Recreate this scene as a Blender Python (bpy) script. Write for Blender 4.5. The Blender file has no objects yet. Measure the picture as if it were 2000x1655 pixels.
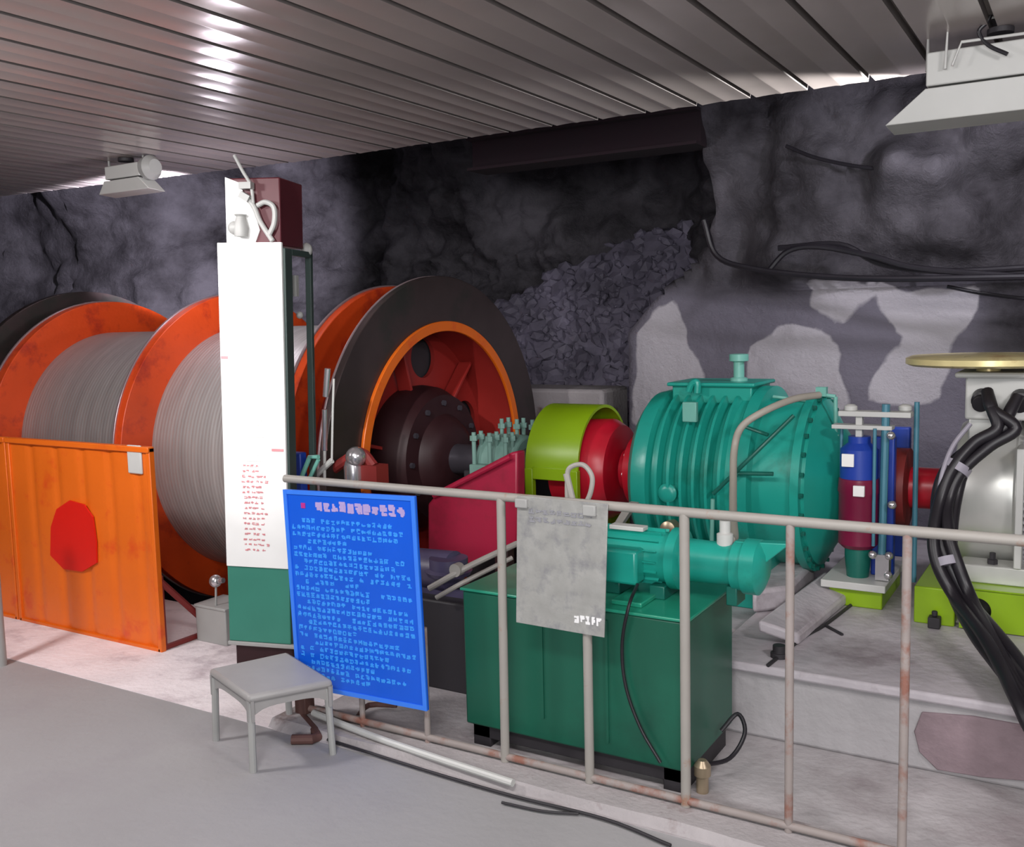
import bpy, math, random
from mathutils import Vector, Matrix, noise
random.seed(7)
S = bpy.context.scene
COL = S.collection
PI = math.pi

# ------------------------------------------------------------------ camera
F = 1900.0
CX, CY = 1000.0, 827.5
CAM = Vector((0, 0, 1.68))
def _n(v): return Vector(v).normalized()
_vX = -_n((-2164 - CX, 705 - CY, F))
_vY = _n((2150 - CX, 600 - CY, F))
_vY = (_vY - _vX * _vX.dot(_vY)).normalized()
_vZ = _vX.cross(_vY)
if _vZ.y > 0: _vZ = -_vZ
RW = Matrix((_vX, _vY, _vZ))
cd = bpy.data.cameras.new('camera'); cam = bpy.data.objects.new('camera', cd); COL.objects.link(cam)
r_ = RW @ Vector((1, 0, 0)); u_ = RW @ Vector((0, -1, 0)); b_ = RW @ Vector((0, 0, -1))
cam.matrix_world = Matrix(((r_.x, u_.x, b_.x, CAM.x), (r_.y, u_.y, b_.y, CAM.y), (r_.z, u_.z, b_.z, CAM.z), (0, 0, 0, 1)))
cd.sensor_width = 36; cd.lens = F / 2000 * 36; cd.clip_end = 200
S.camera = cam
def W(px, py, Y):            # survey helper: point seen at px,py standing on the plane y = Y
    d = RW @ Vector((px - CX, py - CY, F)); return CAM + d * (Y / d.y)
def G(px, py, z=0.0):        # survey helper: point seen at px,py lying at height z
    d = RW @ Vector((px - CX, py - CY, F)); return CAM + d * ((z - CAM.z) / d.z)

# ------------------------------------------------------------------ world, exposure, lights
S.view_settings.view_transform = 'Standard'; S.view_settings.look = 'None'
S.view_settings.exposure = 0.0; S.view_settings.gamma = 1.0; S.view_settings.use_curve_mapping = False
wd = bpy.data.worlds.new('world'); S.world = wd; wd.use_nodes = True
wd.node_tree.nodes['Background'].inputs[0].default_value = (0.80, 0.80, 0.92, 1)
wd.node_tree.nodes['Background'].inputs[1].default_value = 0.13

def light(name, kind, loc, target, power, color=(1, 1, 1), size=0.3, size_y=None, spot=None, blend=0.5):
    l = bpy.data.lights.new(name, kind); o = bpy.data.objects.new(name, l); COL.objects.link(o)
    o.location = loc
    o.rotation_euler = (Vector(target) - Vector(loc)).to_track_quat('-Z', 'Y').to_euler()
    l.energy = power; l.color = color
    if kind == 'AREA':
        l.size = size
        if size_y: l.shape = 'RECTANGLE'; l.size_y = size_y
    else:
        l.shadow_soft_size = size
    if kind == 'SPOT':
        l.spot_size = math.radians(spot); l.spot_blend = blend
    return o
# ceiling lamps of the operator's side, out of the frame
light('ceiling_lamp_rear', 'AREA', (-1.2, 0.9, 2.72), (-1.5, 2.6, 0.0), 38, (1, 0.98, 0.97), 1.2, 0.3)
light('room_window_rear', 'AREA', (0.5, -1.6, 1.85), (-1.2, 5.0, 0.85), 125, (0.98, 0.99, 1.0), 1.7, 0.75)
light('ceiling_lamp_left', 'AREA', (-4.3, 1.15, 2.55), (-3.9, 3.6, 0.6), 48, (1, 0.97, 0.97), 0.35, 0.25)
light('indicator_lamp', 'SPOT', (-2.55, 1.0, 2.66), (-3.42, 3.25, 1.75), 300, (1, 0.98, 0.97), 0.05, spot=38, blend=0.9)
light('ceiling_lamp_right', 'AREA', (1.6, 1.6, 2.7), (0.0, 4.2, 0.5), 48, (1, 0.96, 0.98), 0.6, 0.2)
# flood lamps hung from the ceiling edge, shining into the cave
light('flood_left', 'SPOT', (-5.45, 4.55, 2.52), (-10.0, 7.9, 2.95), 1500, (0.90, 0.86, 1.0), 0.08, spot=60, blend=0.5)
light('flood_right', 'SPOT', (-0.30, 4.72, 2.50), (-1.8, 7.6, 1.4), 85, (0.92, 0.90, 1.0), 0.08, spot=130, blend=0.6)
light('edge_fill', 'SPOT', tuple(W(1888, 208, 5.24)), (-1.5, 5.0, 2.82), 240, (1, 1, 0.98), 0.02, spot=50, blend=0.8)  # added light hidden behind the right lamp, brightens the ceiling edge
light('drum_lamp', 'POINT', (-4.80, 4.50, 2.16), (0, 0, 0), 10, (0.93, 0.88, 1.0), 0.08)
light('ceiling_fill_left', 'POINT', (-4.6, 1.6, 2.15), (0, 0, 0), 20, (1, 0.93, 0.95), 0.12)  # added fill out of frame, brightens the left of the ceiling

# ------------------------------------------------------------------ materials
def mat(name, col, rough=0.5, metal=0.0, var=0.15, scale=6.0, bump=0.0, bscale=40.0, dirt=None, dirt_amt=0.0, dirt_scale=3.0, coat=0.0, spec=0.5):
    m = bpy.data.materials.new(name); m.use_nodes = True
    nt = m.node_tree; N = nt.nodes; L = nt.links
    b = N['Principled BSDF']
    b.inputs['Metallic'].default_value = metal
    b.inputs['Specular IOR Level'].default_value = spec
    b.inputs['Coat Weight'].default_value = coat
    tc = N.new('ShaderNodeTexCoord')
    no = N.new('ShaderNodeTexNoise'); no.inputs['Scale'].default_value = scale; no.inputs['Detail'].default_value = 5
    L.new(tc.outputs['Object'], no.inputs['Vector'])
    mx = N.new('ShaderNodeMix'); mx.data_type = 'RGBA'
    c = Vector(col)
    lo = c * (1 - var); hi = c * (1 + var)
    mx.inputs[6].default_value = (*lo, 1); mx.inputs[7].default_value = (min(hi.x, .95), min(hi.y, .95), min(hi.z, .95), 1)
    L.new(no.outputs['Fac'], mx.inputs[0])
    out = mx.outputs[2]
    if dirt:
        n2 = N.new('ShaderNodeTexNoise'); n2.inputs['Scale'].default_value = dirt_scale; n2.inputs['Detail'].default_value = 8; n2.inputs['Roughness'].default_value = 0.65
        L.new(tc.outputs['Object'], n2.inputs['Vector'])
        rp = N.new('ShaderNodeValToRGB'); rp.color_ramp.elements[0].position = 0.62 - 0.3 * dirt_amt; rp.color_ramp.elements[1].position = 0.74 - 0.2 * dirt_amt
        L.new(n2.outputs['Fac'], rp.inputs['Fac'])
        m2 = N.new('ShaderNodeMix'); m2.data_type = 'RGBA'
        L.new(rp.outputs['Color'], m2.inputs[0]); L.new(out, m2.inputs[6]); m2.inputs[7].default_value = (*dirt, 1)
        out = m2.outputs[2]
    L.new(out, b.inputs['Base Color'])
    mr = N.new('ShaderNodeMapRange'); mr.inputs['To Min'].default_value = max(0.03, rough - 0.08); mr.inputs['To Max'].default_value = min(1, rough + 0.08)
    L.new(no.outputs['Fac'], mr.inputs['Value']); L.new(mr.outputs[0], b.inputs['Roughness'])
    if bump:
        n3 = N.new('ShaderNodeTexNoise'); n3.inputs['Scale'].default_value = bscale; n3.inputs['Detail'].default_value = 6
        L.new(tc.outputs['Object'], n3.inputs['Vector'])
        bp = N.new('ShaderNodeBump'); bp.inputs['Strength'].default_value = bump; bp.inputs['Distance'].default_value = 0.02
        L.new(n3.outputs['Fac'], bp.inputs['Height']); L.new(bp.outputs[0], b.inputs['Normal'])
    return m
M = {}
M['floor_near'] = mat('near_floor_grey', (0.33, 0.32, 0.325), 0.75, var=0.10, scale=1.6, dirt=(0.31, 0.295, 0.305), dirt_amt=.3, dirt_scale=.9, bump=0.15, bscale=25)
M['floor_hall'] = mat('dusty_concrete', (0.47, 0.44, 0.45), 0.8, var=0.22, scale=5, dirt=(0.34, 0.30, 0.31), dirt_amt=.45, dirt_scale=2.2, bump=0.3, bscale=30)
M['lit_powder'] = mat('lit_stone_powder', (0.84, 0.76, 0.78), 0.85, var=0.14, scale=5, dirt=(0.52, 0.44, 0.47), dirt_amt=.3, dirt_scale=2.6, bump=0.3, bscale=30)  # powder made paler in the colour, in place of stronger left light
M['curb'] = mat('curb_concrete', (0.38, 0.35, 0.355), 0.8, var=0.2, scale=5, dirt=(0.17, 0.11, 0.10), dirt_amt=.1, dirt_scale=4, bump=0.3)
M['plinth'] = mat('plinth_concrete', (0.42, 0.40, 0.41), 0.72, var=0.2, scale=3, dirt=(0.20, 0.15, 0.17), dirt_amt=.22, dirt_scale=2.4, bump=0.4, bscale=20)
M['worn'] = mat('worn_reddish_concrete', (0.27, 0.20, 0.22), 0.85, var=0.35, scale=9, bump=0.6, bscale=18)
M['plinth_top'] = mat('plinth_top_powder', (0.50, 0.46, 0.49), 0.5, var=0.2, scale=5, dirt=(0.30, 0.26, 0.28), dirt_amt=.35, dirt_scale=2.5, bump=0.3, bscale=20)
M['pit'] = mat('oily_pit_concrete', (0.035, 0.03, 0.035), 0.6, var=0.3)
M['ceil'] = mat('ceiling_panel_grey', (0.47, 0.41, 0.39), 0.22, metal=0.2, var=0.10, scale=2.0, bump=0.03, bscale=6)
M['groove'] = mat('ceiling_seam_dark', (0.15, 0.13, 0.125), 0.6)
M['orange'] = mat('orange_paint', (0.72, 0.135, 0.008), 0.38, var=0.12, scale=3, dirt=(0.64, 0.07, 0.008), dirt_amt=.25, dirt_scale=5, bump=0.05)
M['orange_red'] = mat('orange_red_drum_paint', (0.72, 0.075, 0.012), 0.36, var=0.2, scale=3, dirt=(0.42, 0.03, 0.012), dirt_amt=.3, dirt_scale=4, bump=0.1)
M['stain'] = mat('bright_red_repaint', (0.66, 0.010, 0.004), 0.4, var=0.08)
M['red_brown'] = mat('dark_red_brace', (0.20, 0.02, 0.018), 0.5, var=0.2)
M['disc'] = mat('brake_disc_steel', (0.075, 0.055, 0.055), 0.36, metal=0.55, var=0.3, scale=5, dirt=(0.05, 0.05, 0.045), dirt_amt=.3)
M['rim'] = mat('machined_rim', (0.42, 0.32, 0.34), 0.35, metal=0.6, var=0.15)
M['rust'] = mat('dark_rust', (0.10, 0.045, 0.038), 0.7, var=0.4)
M['web'] = mat('dark_red_web', (0.30, 0.022, 0.018), 0.4, var=0.25, scale=3)
M['hub'] = mat('dark_maroon_housing', (0.030, 0.009, 0.011), 0.5, var=0.3, spec=0.35)
M['rope'] = None
M['white'] = mat('white_board', (0.86, 0.86, 0.84), 0.35, var=0.02)
M['board_red'] = mat('faded_red_print', (0.62, 0.25, 0.27), 0.6, var=0.2)
M['board_grey'] = mat('faded_grey_print', (0.62, 0.62, 0.60), 0.6, var=0.1)
M['pgreen'] = mat('pillar_green', (0.035, 0.20, 0.145), 0.5, var=0.12)
M['pdark'] = mat('frame_dark_green', (0.03, 0.05, 0.045), 0.5, var=0.2)
M['boxred'] = mat('dull_red_box', (0.075, 0.010, 0.016), 0.45, var=0.25, dirt=(0.10, 0.03, 0.03), dirt_amt=.2)
M['grey'] = mat('grey_metal_paint', (0.33, 0.33, 0.32), 0.5, var=0.12)
M['lgrey'] = mat('light_grey_paint', (0.52, 0.52, 0.50), 0.42, var=0.08)
M['rail'] = mat('cream_rail_paint', (0.31, 0.29, 0.265), 0.5, var=0.1, scale=8, dirt=(0.30, 0.15, 0.09), dirt_amt=.12, dirt_scale=9)
M['rail_rust'] = mat('rusty_rail_paint', (0.29, 0.25, 0.235), 0.6, var=0.15, scale=8, dirt=(0.25, 0.11, 0.08), dirt_amt=.45, dirt_scale=9)
M['blue'] = mat('blue_sign', (0.004, 0.095, 0.64), 0.35, var=0.15, scale=3)
M['blue_edge'] = mat('light_blue_border', (0.04, 0.20, 0.82), 0.35, var=0.1)
M['blue_text'] = mat('pale_blue_lettering', (0.04, 0.30, 0.88), 0.4, var=0.15)
M['pink_text'] = mat('pale_pink_lettering', (0.42, 0.33, 0.62), 0.4, var=0.1)
M['red_text'] = mat('red_star', (0.45, 0.03, 0.25), 0.4)
M['sheet'] = mat('silver_sign_sheet', (0.42, 0.42, 0.40), 0.32, metal=0.35, var=0.3, scale=14, dirt=(0.30, 0.30, 0.31), dirt_amt=.4, dirt_scale=12, bump=0.25, bscale=22)
M['sheet_print'] = mat('faded_sheet_print', (0.24, 0.24, 0.26), 0.5, var=0.2)
M['sheet_white'] = mat('white_sheet_print', (0.80, 0.80, 0.80), 0.4)
M['teal'] = mat('teal_gearbox_paint', (0.013, 0.31, 0.245), 0.33, var=0.12, scale=3, dirt=(0.012, 0.22, 0.16), dirt_amt=.2, bump=0.03)
M['teal_l'] = mat('pale_teal_fitting', (0.16, 0.42, 0.35), 0.4, var=0.12)
M['teal_d'] = mat('dark_teal_pipe', (0.006, 0.12, 0.09), 0.4)
M['tank'] = mat('tank_green', (0.008, 0.098, 0.060), 0.38, var=0.22, scale=2.2, dirt=(0.008, 0.07, 0.045), dirt_amt=.35, dirt_scale=1.4)
M['tank_lid'] = mat('tank_lid_green', (0.02, 0.27, 0.17), 0.22, var=0.12)
M['dark'] = mat('dark_grime', (0.025, 0.022, 0.026), 0.6, var=0.3)
M['black'] = mat('black_rubber', (0.012, 0.010, 0.014), 0.42, var=0.2)
M['cable_grey'] = mat('grey_tape', (0.30, 0.28, 0.33), 0.5, var=0.2)
M['lime'] = mat('lime_paint', (0.24, 0.40, 0.006), 0.36, var=0.1, scale=4)
M['magenta'] = mat('crimson_guard_paint', (0.36, 0.012, 0.045), 0.36, var=0.2, scale=3, dirt=(0.22, 0.012, 0.03), dirt_amt=.3)
M['red'] = mat('red_coupling_paint', (0.50, 0.008, 0.025), 0.35, var=0.15)
M['green_cap'] = mat('grey_green_bearing', (0.17, 0.30, 0.26), 0.45, var=0.2)
M['steel'] = mat('bright_steel', (0.60, 0.58, 0.60), 0.22, metal=0.8, var=0.1)
M['shaft'] = mat('dark_shaft_steel', (0.10, 0.09, 0.11), 0.35, metal=0.6)
M['motor'] = mat('motor_silver_grey', (0.62, 0.62, 0.59), 0.31, metal=0.45, var=0.06)
M['motor_fin'] = mat('motor_fin_grey', (0.36, 0.35, 0.37), 0.4, var=0.1)
M['yellow'] = mat('yellow_brass_disc', (0.78, 0.66, 0.33), 0.3, metal=0.3, var=0.25, scale=8, dirt=(0.42, 0.20, 0.04), dirt_amt=.2)
M['bblue'] = mat('cobalt_paint', (0.012, 0.045, 0.33), 0.4, var=0.2)
M['tblue'] = mat('steel_blue_rod', (0.06, 0.20, 0.27), 0.4, var=0.15)
M['crimson'] = mat('dark_crimson_cylinder', (0.17, 0.008, 0.04), 0.32, var=0.2)
M['hose'] = mat('beige_hose', (0.38, 0.35, 0.30), 0.5, var=0.1)
M['stool'] = mat('grey_stool_top', (0.30, 0.29, 0.285), 0.45, var=0.15, scale=8)
M['purple_dark'] = mat('dark_violet_motor', (0.06, 0.05, 0.10), 0.4, var=0.4)
M['lamp_glass'] = mat('lamp_glass', (0.8, 0.8, 0.8), 0.2)
M['brass'] = mat('brass_fitting', (0.45, 0.36, 0.25), 0.35, metal=0.6)

# rope winding: fine rings around the drum axis
def rope_mat():
    m = bpy.data.materials.new('wound_wire_rope'); m.use_nodes = True
    nt = m.node_tree; N = nt.nodes; L = nt.links; b = N['Principled BSDF']
    tc = N.new('ShaderNodeTexCoord'); sx = N.new('ShaderNodeSeparateXYZ'); L.new(tc.outputs['Object'], sx.inputs[0])
    ml = N.new('ShaderNodeMath'); ml.operation = 'MULTIPLY'; ml.inputs[1].default_value = 2 * PI / 0.03; L.new(sx.outputs['X'], ml.inputs[0])
    sn = N.new('ShaderNodeMath'); sn.operation = 'SINE'; L.new(ml.outputs[0], sn.inputs[0])
    no = N.new('ShaderNodeTexNoise'); no.inputs['Scale'].default_value = 2.0; no.inputs['Detail'].default_value = 6
    mp = N.new('ShaderNodeMapping'); mp.inputs['Scale'].default_value = (9, 1, 1); L.new(tc.outputs['Object'], mp.inputs[0]); L.new(mp.outputs[0], no.inputs['Vector'])
    mx = N.new('ShaderNodeMix'); mx.data_type = 'RGBA'; mx.inputs[6].default_value = (0.27, 0.25, 0.245, 1); mx.inputs[7].default_value = (0.52, 0.50, 0.49, 1)
    L.new(no.outputs['Fac'], mx.inputs[0]); L.new(mx.outputs[2], b.inputs['Base Color'])
    b.inputs['Metallic'].default_value = 0.3; b.inputs['Roughness'].default_value = 0.42
    bp = N.new('ShaderNodeBump'); bp.inputs['Strength'].default_value = 0.25; bp.inputs['Distance'].default_value = 0.004
    L.new(sn.outputs[0], bp.inputs['Height']); L.new(bp.outputs[0], b.inputs['Normal'])
    return m
M['rope'] = rope_mat()

def rock_mat():
    m = bpy.data.materials.new('cave_rock'); m.use_nodes = True
    nt = m.node_tree; N = nt.nodes; L = nt.links; b = N['Principled BSDF']
    tc = N.new('ShaderNodeTexCoord')
    n1 = N.new('ShaderNodeTexNoise'); n1.inputs['Scale'].default_value = 1.3; n1.inputs['Detail'].default_value = 8; n1.inputs['Roughness'].default_value = .65
    L.new(tc.outputs['Object'], n1.inputs['Vector'])
    cr = N.new('ShaderNodeValToRGB'); e = cr.color_ramp.elements
    e[0].position = .34; e[0].color = (0.013, 0.010, 0.014, 1); e[1].position = .66; e[1].color = (0.135, 0.125, 0.145, 1)
    L.new(n1.outputs['Fac'], cr.inputs['Fac'])
    at = N.new('ShaderNodeAttribute'); at.attribute_name = 'whitewash'
    n2 = N.new('ShaderNodeTexNoise'); n2.inputs['Scale'].default_value = 4; n2.inputs['Detail'].default_value = 6
    L.new(tc.outputs['Object'], n2.inputs['Vector'])
    ad = N.new('ShaderNodeMath'); ad.operation = 'ADD'; L.new(at.outputs['Fac'], ad.inputs[0])
    sb = N.new('ShaderNodeMath'); sb.operation = 'MULTIPLY_ADD'; sb.inputs[1].default_value = 0.6; sb.inputs[2].default_value = -0.3; L.new(n2.outputs['Fac'], sb.inputs[0]); L.new(sb.outputs[0], ad.inputs[1])
    rp = N.new('ShaderNodeValToRGB'); rp.color_ramp.elements[0].position = .42; rp.color_ramp.elements[1].position = .56
    L.new(ad.outputs[0], rp.inputs['Fac'])
    mx = N.new('ShaderNodeMix'); mx.data_type = 'RGBA'; L.new(rp.outputs['Color'], mx.inputs[0]); L.new(cr.outputs['Color'], mx.inputs[6]); mx.inputs[7].default_value = (0.55, 0.52, 0.56, 1)
    a2 = N.new('ShaderNodeAttribute'); a2.attribute_name = 'masonry'
    m0 = N.new('ShaderNodeMix'); m0.data_type = 'RGBA'; L.new(a2.outputs['Fac'], m0.inputs[0]); L.new(cr.outputs['Color'], m0.inputs[6]); m0.inputs[7].default_value = (0.20, 0.185, 0.23, 1); L.new(m0.outputs[2], mx.inputs[6])
    L.new(mx.outputs[2], b.inputs['Base Color']); b.inputs['Roughness'].default_value = .7
    n3 = N.new('ShaderNodeTexNoise'); n3.inputs['Scale'].default_value = 7; n3.inputs['Detail'].default_value = 10; n3.inputs['Roughness'].default_value = .7
    L.new(tc.outputs['Object'], n3.inputs['Vector'])
    bp = N.new('ShaderNodeBump'); bp.inputs['Strength'].default_value = .7; bp.inputs['Distance'].default_value = .06
    L.new(n3.outputs['Fac'], bp.inputs['Height']); L.new(bp.outputs[0], b.inputs['Normal'])
    return m
M['rock'] = rock_mat()

# ------------------------------------------------------------------ mesh helpers
class MB:
    def __init__(s): s.v = []; s.f = []; s.pc = []
    def add(s, vs, fs):
        k = len(s.v); s.pc.append((k, len(vs), len(s.f), len(fs))); s.v += [Vector(v) for v in vs]; s.f += [tuple(i + k for i in f) for f in fs]; return s
    def box(s, c, d, rot=None):
        c = Vector(c); vs = []
        for x in (-.5, .5):
            for y in (-.5, .5):
                for z in (-.5, .5):
                    p = Vector((x * d[0], y * d[1], z * d[2]))
                    if rot is not None: p = rot @ p
                    vs.append(c + p)
        return s.add(vs, [(0, 1, 3, 2), (4, 6, 7, 5), (0, 4, 5, 1), (2, 3, 7, 6), (0, 2, 6, 4), (1, 5, 7, 3)])
    def b2(s, lo, hi):
        lo = Vector(lo); hi = Vector(hi); return s.box((lo + hi) / 2, hi - lo)
    def lathe(s, p, axis, prof, n=48, closed=False):      # prof: (distance along axis, radius)
        axis = Vector(axis).normalized(); p = Vector(p)
        a = axis.orthogonal().normalized(); b = axis.cross(a)
        vs = []
        for (t, r) in prof:
            for i in range(n):
                w = 2 * PI * i / n
                vs.append(p + axis * t + (a * math.cos(w) + b * math.sin(w)) * max(r, 1e-4))
        fs = []; m = len(prof)
        for j in range(m if closed else m - 1):
            k = (j + 1) % m
            for i in range(n):
                i2 = (i + 1) % n
                fs.append((j * n + i, j * n + i2, k * n + i2, k * n + i))
        if not closed:
            fs.append(tuple(range(n))[::-1]); fs.append(tuple((m - 1) * n + i for i in range(n)))
        return s.add(vs, fs)
    def cyl(s, p0, p1, r, r1=None, n=24):
        p0 = Vector(p0); p1 = Vector(p1); L = (p1 - p0).length
        return s.lathe(p0, p1 - p0, [(0, r), (L, r if r1 is None else r1)], n)
    def tube(s, pts, r, n=10, smooth=6):
        P = [Vector(p) for p in pts]
        if smooth and len(P) > 2:
            Q = []
            E = [P[0] * 2 - P[1]] + P + [P[-1] * 2 - P[-2]]
            for i in range(1, len(E) - 2):
                for k in range(smooth):
                    t = k / smooth; a, b, c, d = E[i - 1], E[i], E[i + 1], E[i + 2]
                    Q.append(0.5 * ((2 * b) + (c - a) * t + (2 * a - 5 * b + 4 * c - d) * t * t + (3 * b - a - 3 * c + d) * t ** 3))
            Q.append(P[-1]); P = Q
        vs = []; up = None
        for i, p in enumerate(P):
            t = (P[min(i + 1, len(P) - 1)] - P[max(i - 1, 0)]).normalized()
            if up is None: up = t.orthogonal().normalized()
            up = (up - t * up.dot(t)).normalized(); bn = t.cross(up)
            for k in range(n):
                w = 2 * PI * k / n; vs.append(p + (up * math.cos(w) + bn * math.sin(w)) * r)
        fs = [(j * n + i, j * n + (i + 1) % n, (j + 1) * n + (i + 1) % n, (j + 1) * n + i) for j in range(len(P) - 1) for i in range(n)]
        fs.append(tuple(range(n))[::-1]); fs.append(tuple((len(P) - 1) * n + i for i in range(n)))
        return s.add(vs, fs)
    def ball(s, c, r, n=20, sq=(1, 1, 1)):
        c = Vector(c); vs = []; m = n // 2
        for j in range(m + 1):
            th = PI * j / m
            for i in range(n):
                w = 2 * PI * i / n; rr = max(math.sin(th), 1e-3)
                vs.append(c + Vector((r * sq[0] * rr * math.cos(w), r * sq[1] * rr * math.sin(w), r * sq[2] * math.cos(th))))
        return s.add(vs, [(j * n + i, (j + 1) * n + i, (j + 1) * n + (i + 1) % n, j * n + (i + 1) % n) for j in range(m) for i in range(n)])
    def prism(s, pts, ext):                                # polygon extruded by vector
        n = len(pts); e = Vector(ext); vs = [Vector(p) for p in pts] + [Vector(p) + e for p in pts]
        return s.add(vs, [tuple(range(n))[::-1], tuple(range(n, 2 * n))] + [(i, (i + 1) % n, n + (i + 1) % n, n + i) for i in range(n)])
    def each(s, name, m, parent, **kw):
        for (a, n, c, d) in s.pc:
            q = MB(); q.add(s.v[a:a + n], [tuple(i - a for i in f) for f in s.f[c:c + d]]); q.build(name, m, parent, **kw)
    def build(s, name, m, parent=None, bevel=0, smooth=True, world=True):
        off = parent.location if (parent is not None and world) else Vector((0, 0, 0))
        if parent is not None and world and parent.parent: off = parent.location + parent.parent.location
        me = bpy.data.meshes.new(name); 
        if parent is None and world:
            xs = [v.x for v in s.v]; ys = [v.y for v in s.v]; zs = [v.z for v in s.v]
            off = Vector(((min(xs) + max(xs)) / 2, (min(ys) + max(ys)) / 2, min(zs)))
        me.from_pydata([tuple(v - off) for v in s.v], [], s.f); me.update()
        import bmesh
        bm = bmesh.new(); bm.from_mesh(me); bmesh.ops.recalc_face_normals(bm, faces=bm.faces); bm.to_mesh(me); bm.free()
        me.materials.append(M[m] if isinstance(m, str) else m)
        if smooth:
            me.shade_smooth(); me.set_sharp_from_angle(angle=math.radians(35))
        o = bpy.data.objects.new(name, me); COL.objects.link(o)
        if parent is not None: o.parent = parent
        elif world: o.location = off
        if bevel:
            b = o.modifiers.new('bevel', 'BEVEL'); b.width = bevel; b.segments = 2; b.limit_method = 'ANGLE'; b.angle_limit = math.radians(40)
        return o
def tag(o, label, cat, group=None, kind=None):
    o['label'] = label; o['category'] = cat
    if group: o['group'] = group
    if kind: o['kind'] = kind
    return o
def thing(name, label, cat, loc, rot=(0, 0, 0), group=None):
    o = bpy.data.objects.new(name, None); COL.objects.link(o); o.location = loc; o.rotation_euler = rot
    o.empty_display_size = 0.1
    return tag(o, label, cat, group)
def struct(o): o['kind'] = 'structure'; return o
def plate(name, outer, holes, thick, m, parent, axis='X', at=0.0):
    # flat plate with real holes. outer/holes: lists of 2-D points (y,z) for axis X; thickness along the axis
    cu = bpy.data.curves.new(name, 'CURVE'); cu.dimensions = '2D'; cu.fill_mode = 'BOTH'; cu.extrude = thick / 2
    for lp in [outer] + holes:
        sp = cu.splines.new('POLY'); sp.points.add(len(lp) - 1)
        for i, p in enumerate(lp): sp.points[i].co = (p[0], p[1], 0, 1)
        sp.use_cyclic_u = True
    t = bpy.data.objects.new('t', cu); COL.objects.link(t)
    dg = bpy.context.evaluated_depsgraph_get(); me = bpy.data.meshes.new_from_object(t.evaluated_get(dg))
    bpy.data.objects.remove(t)
    me.name = name
    off = parent.location + (parent.parent.location if parent.parent else Vector((0, 0, 0)))
    for v in me.vertices:
        a, b, c = v.co
        if axis == 'X': q = Vector((at + c, a, b))
        else: q = Vector((a, at + c, b))
        v.co = q - off
    me.materials.clear(); me.materials.append(M[m])
    o = bpy.data.objects.new(name, me); COL.objects.link(o); o.parent = parent
    return o
def circ(cy, cz, r, n=64, a0=0.0): return [(cy + r * math.cos(a0 + 2 * PI * i / n), cz + r * math.sin(a0 + 2 * PI * i / n)) for i in range(n)]

YA, ZA = 5.0, 0.83          # machine axis

# ------------------------------------------------------------------ setting
def slab(name, x0, x1, y0, y1, z0, z1, m): return struct(MB().b2((x0, y0, z0), (x1, y1, z1)).build(name, m, smooth=False))
slab('floor', -14, 5, -4, 2.83, -0.2, 0.0, 'floor_near')
slab('floor_hall', -2.9, 5, 2.83, 3.95, -0.2, 0.002, 'floor_hall')
slab('floor_lit_powder', -14, -2.9, 2.83, 3.95, -0.2, 0.002, 'lit_powder')
slab('floor_rear', -14, 5, 6.15, 12.5, -0.2, 0.0, 'floor_hall')
slab('floor_side', -2.85, 5, 3.95, 6.15, -0.2, 0.0, 'floor_hall')
slab('floor_far', -14, -7.35, 3.95, 6.15, -0.2, 0.0, 'floor_hall')
slab('floor_pit', -7.45, -2.75, 3.85, 6.25, -0.7, -0.6, 'pit')
pw = MB(); pw.b2((-7.45, 3.85, -.6), (-7.35, 6.25, -.2)); pw.b2((-2.85, 3.85, -.6), (-2.75, 6.25, -.2)); pw.b2((-7.35, 3.85, -.6), (-2.85, 3.95, -.2)); pw.b2((-7.35, 6.15, -.6), (-2.85, 6.25, -.2))
struct(pw.build('wall_pit', 'pit', smooth=False))
# low kerb under the railing with broken front edge
kb = MB(); n = 60; top = []; bot = []
for i in range(n + 1):
    x = -2.95 + i * 0.08
    top.append((x, 2.855 + .02 * noise.noise(Vector((x * 3, 0, 0))), .035)); bot.append((x, 2.835 + .03 * noise.noise(Vector((x * 3, 2, 0))), 0.0))
vs = []
for t, b in zip(top, bot): vs += [b, t, (t[0], 3.05, .035), (t[0], 3.05, 0.0)]
fs = []
for i in range(n):
    for k in range(4): fs.append((4 * i + k, 4 * i + (k + 1) % 4, 4 * i + 4 + (k + 1) % 4, 4 * i + 4 + k))
fs += [(0, 1, 2, 3), (4 * n + 3, 4 * n + 2, 4 * n + 1, 4 * n)]
struct(MB().add(vs, fs).build('trim_1', 'curb', smooth=False))

# ceiling of sandwich panels, ribs running away from the camera
cb = MB(); pitch = 0.293; x0 = -14.0; gx = -0.99 - 60 * pitch
gr = MB(); prof = []
x = gx
while x < 4.5:
    dp = 0.035
    prof += [(x + .016, 0.0), (x + .050, .002), (x + .12, .004), (x + .143, .001), (x + .15, .001), (x + .173, .004), (x + .24, .002), (x + pitch - .016, 0.0), (x + pitch - .012, dp), (x + pitch + .012, dp)]
    x += pitch
ZC = 2.80
def cey(x):                  # ceiling edge line, ragged
    return 5.10 + (-(-4.6 - x) * .085 if x < -4.6 else 0.0) + .015 * noise.noise(Vector((x * 5, 0, 3)))
vs = []; nP = len(prof)
rows = [-4.0, 0.0, 2.5, None]
for yy in rows:
    for (px_, dz) in prof:
        vs.append((px_, cey(px_) if yy is None else yy, ZC + dz))
fs = [(r * nP + i, r * nP + i + 1, (r + 1) * nP + i + 1, (r + 1) * nP + i) for r in range(3) for i in range(nP - 1)]
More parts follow.
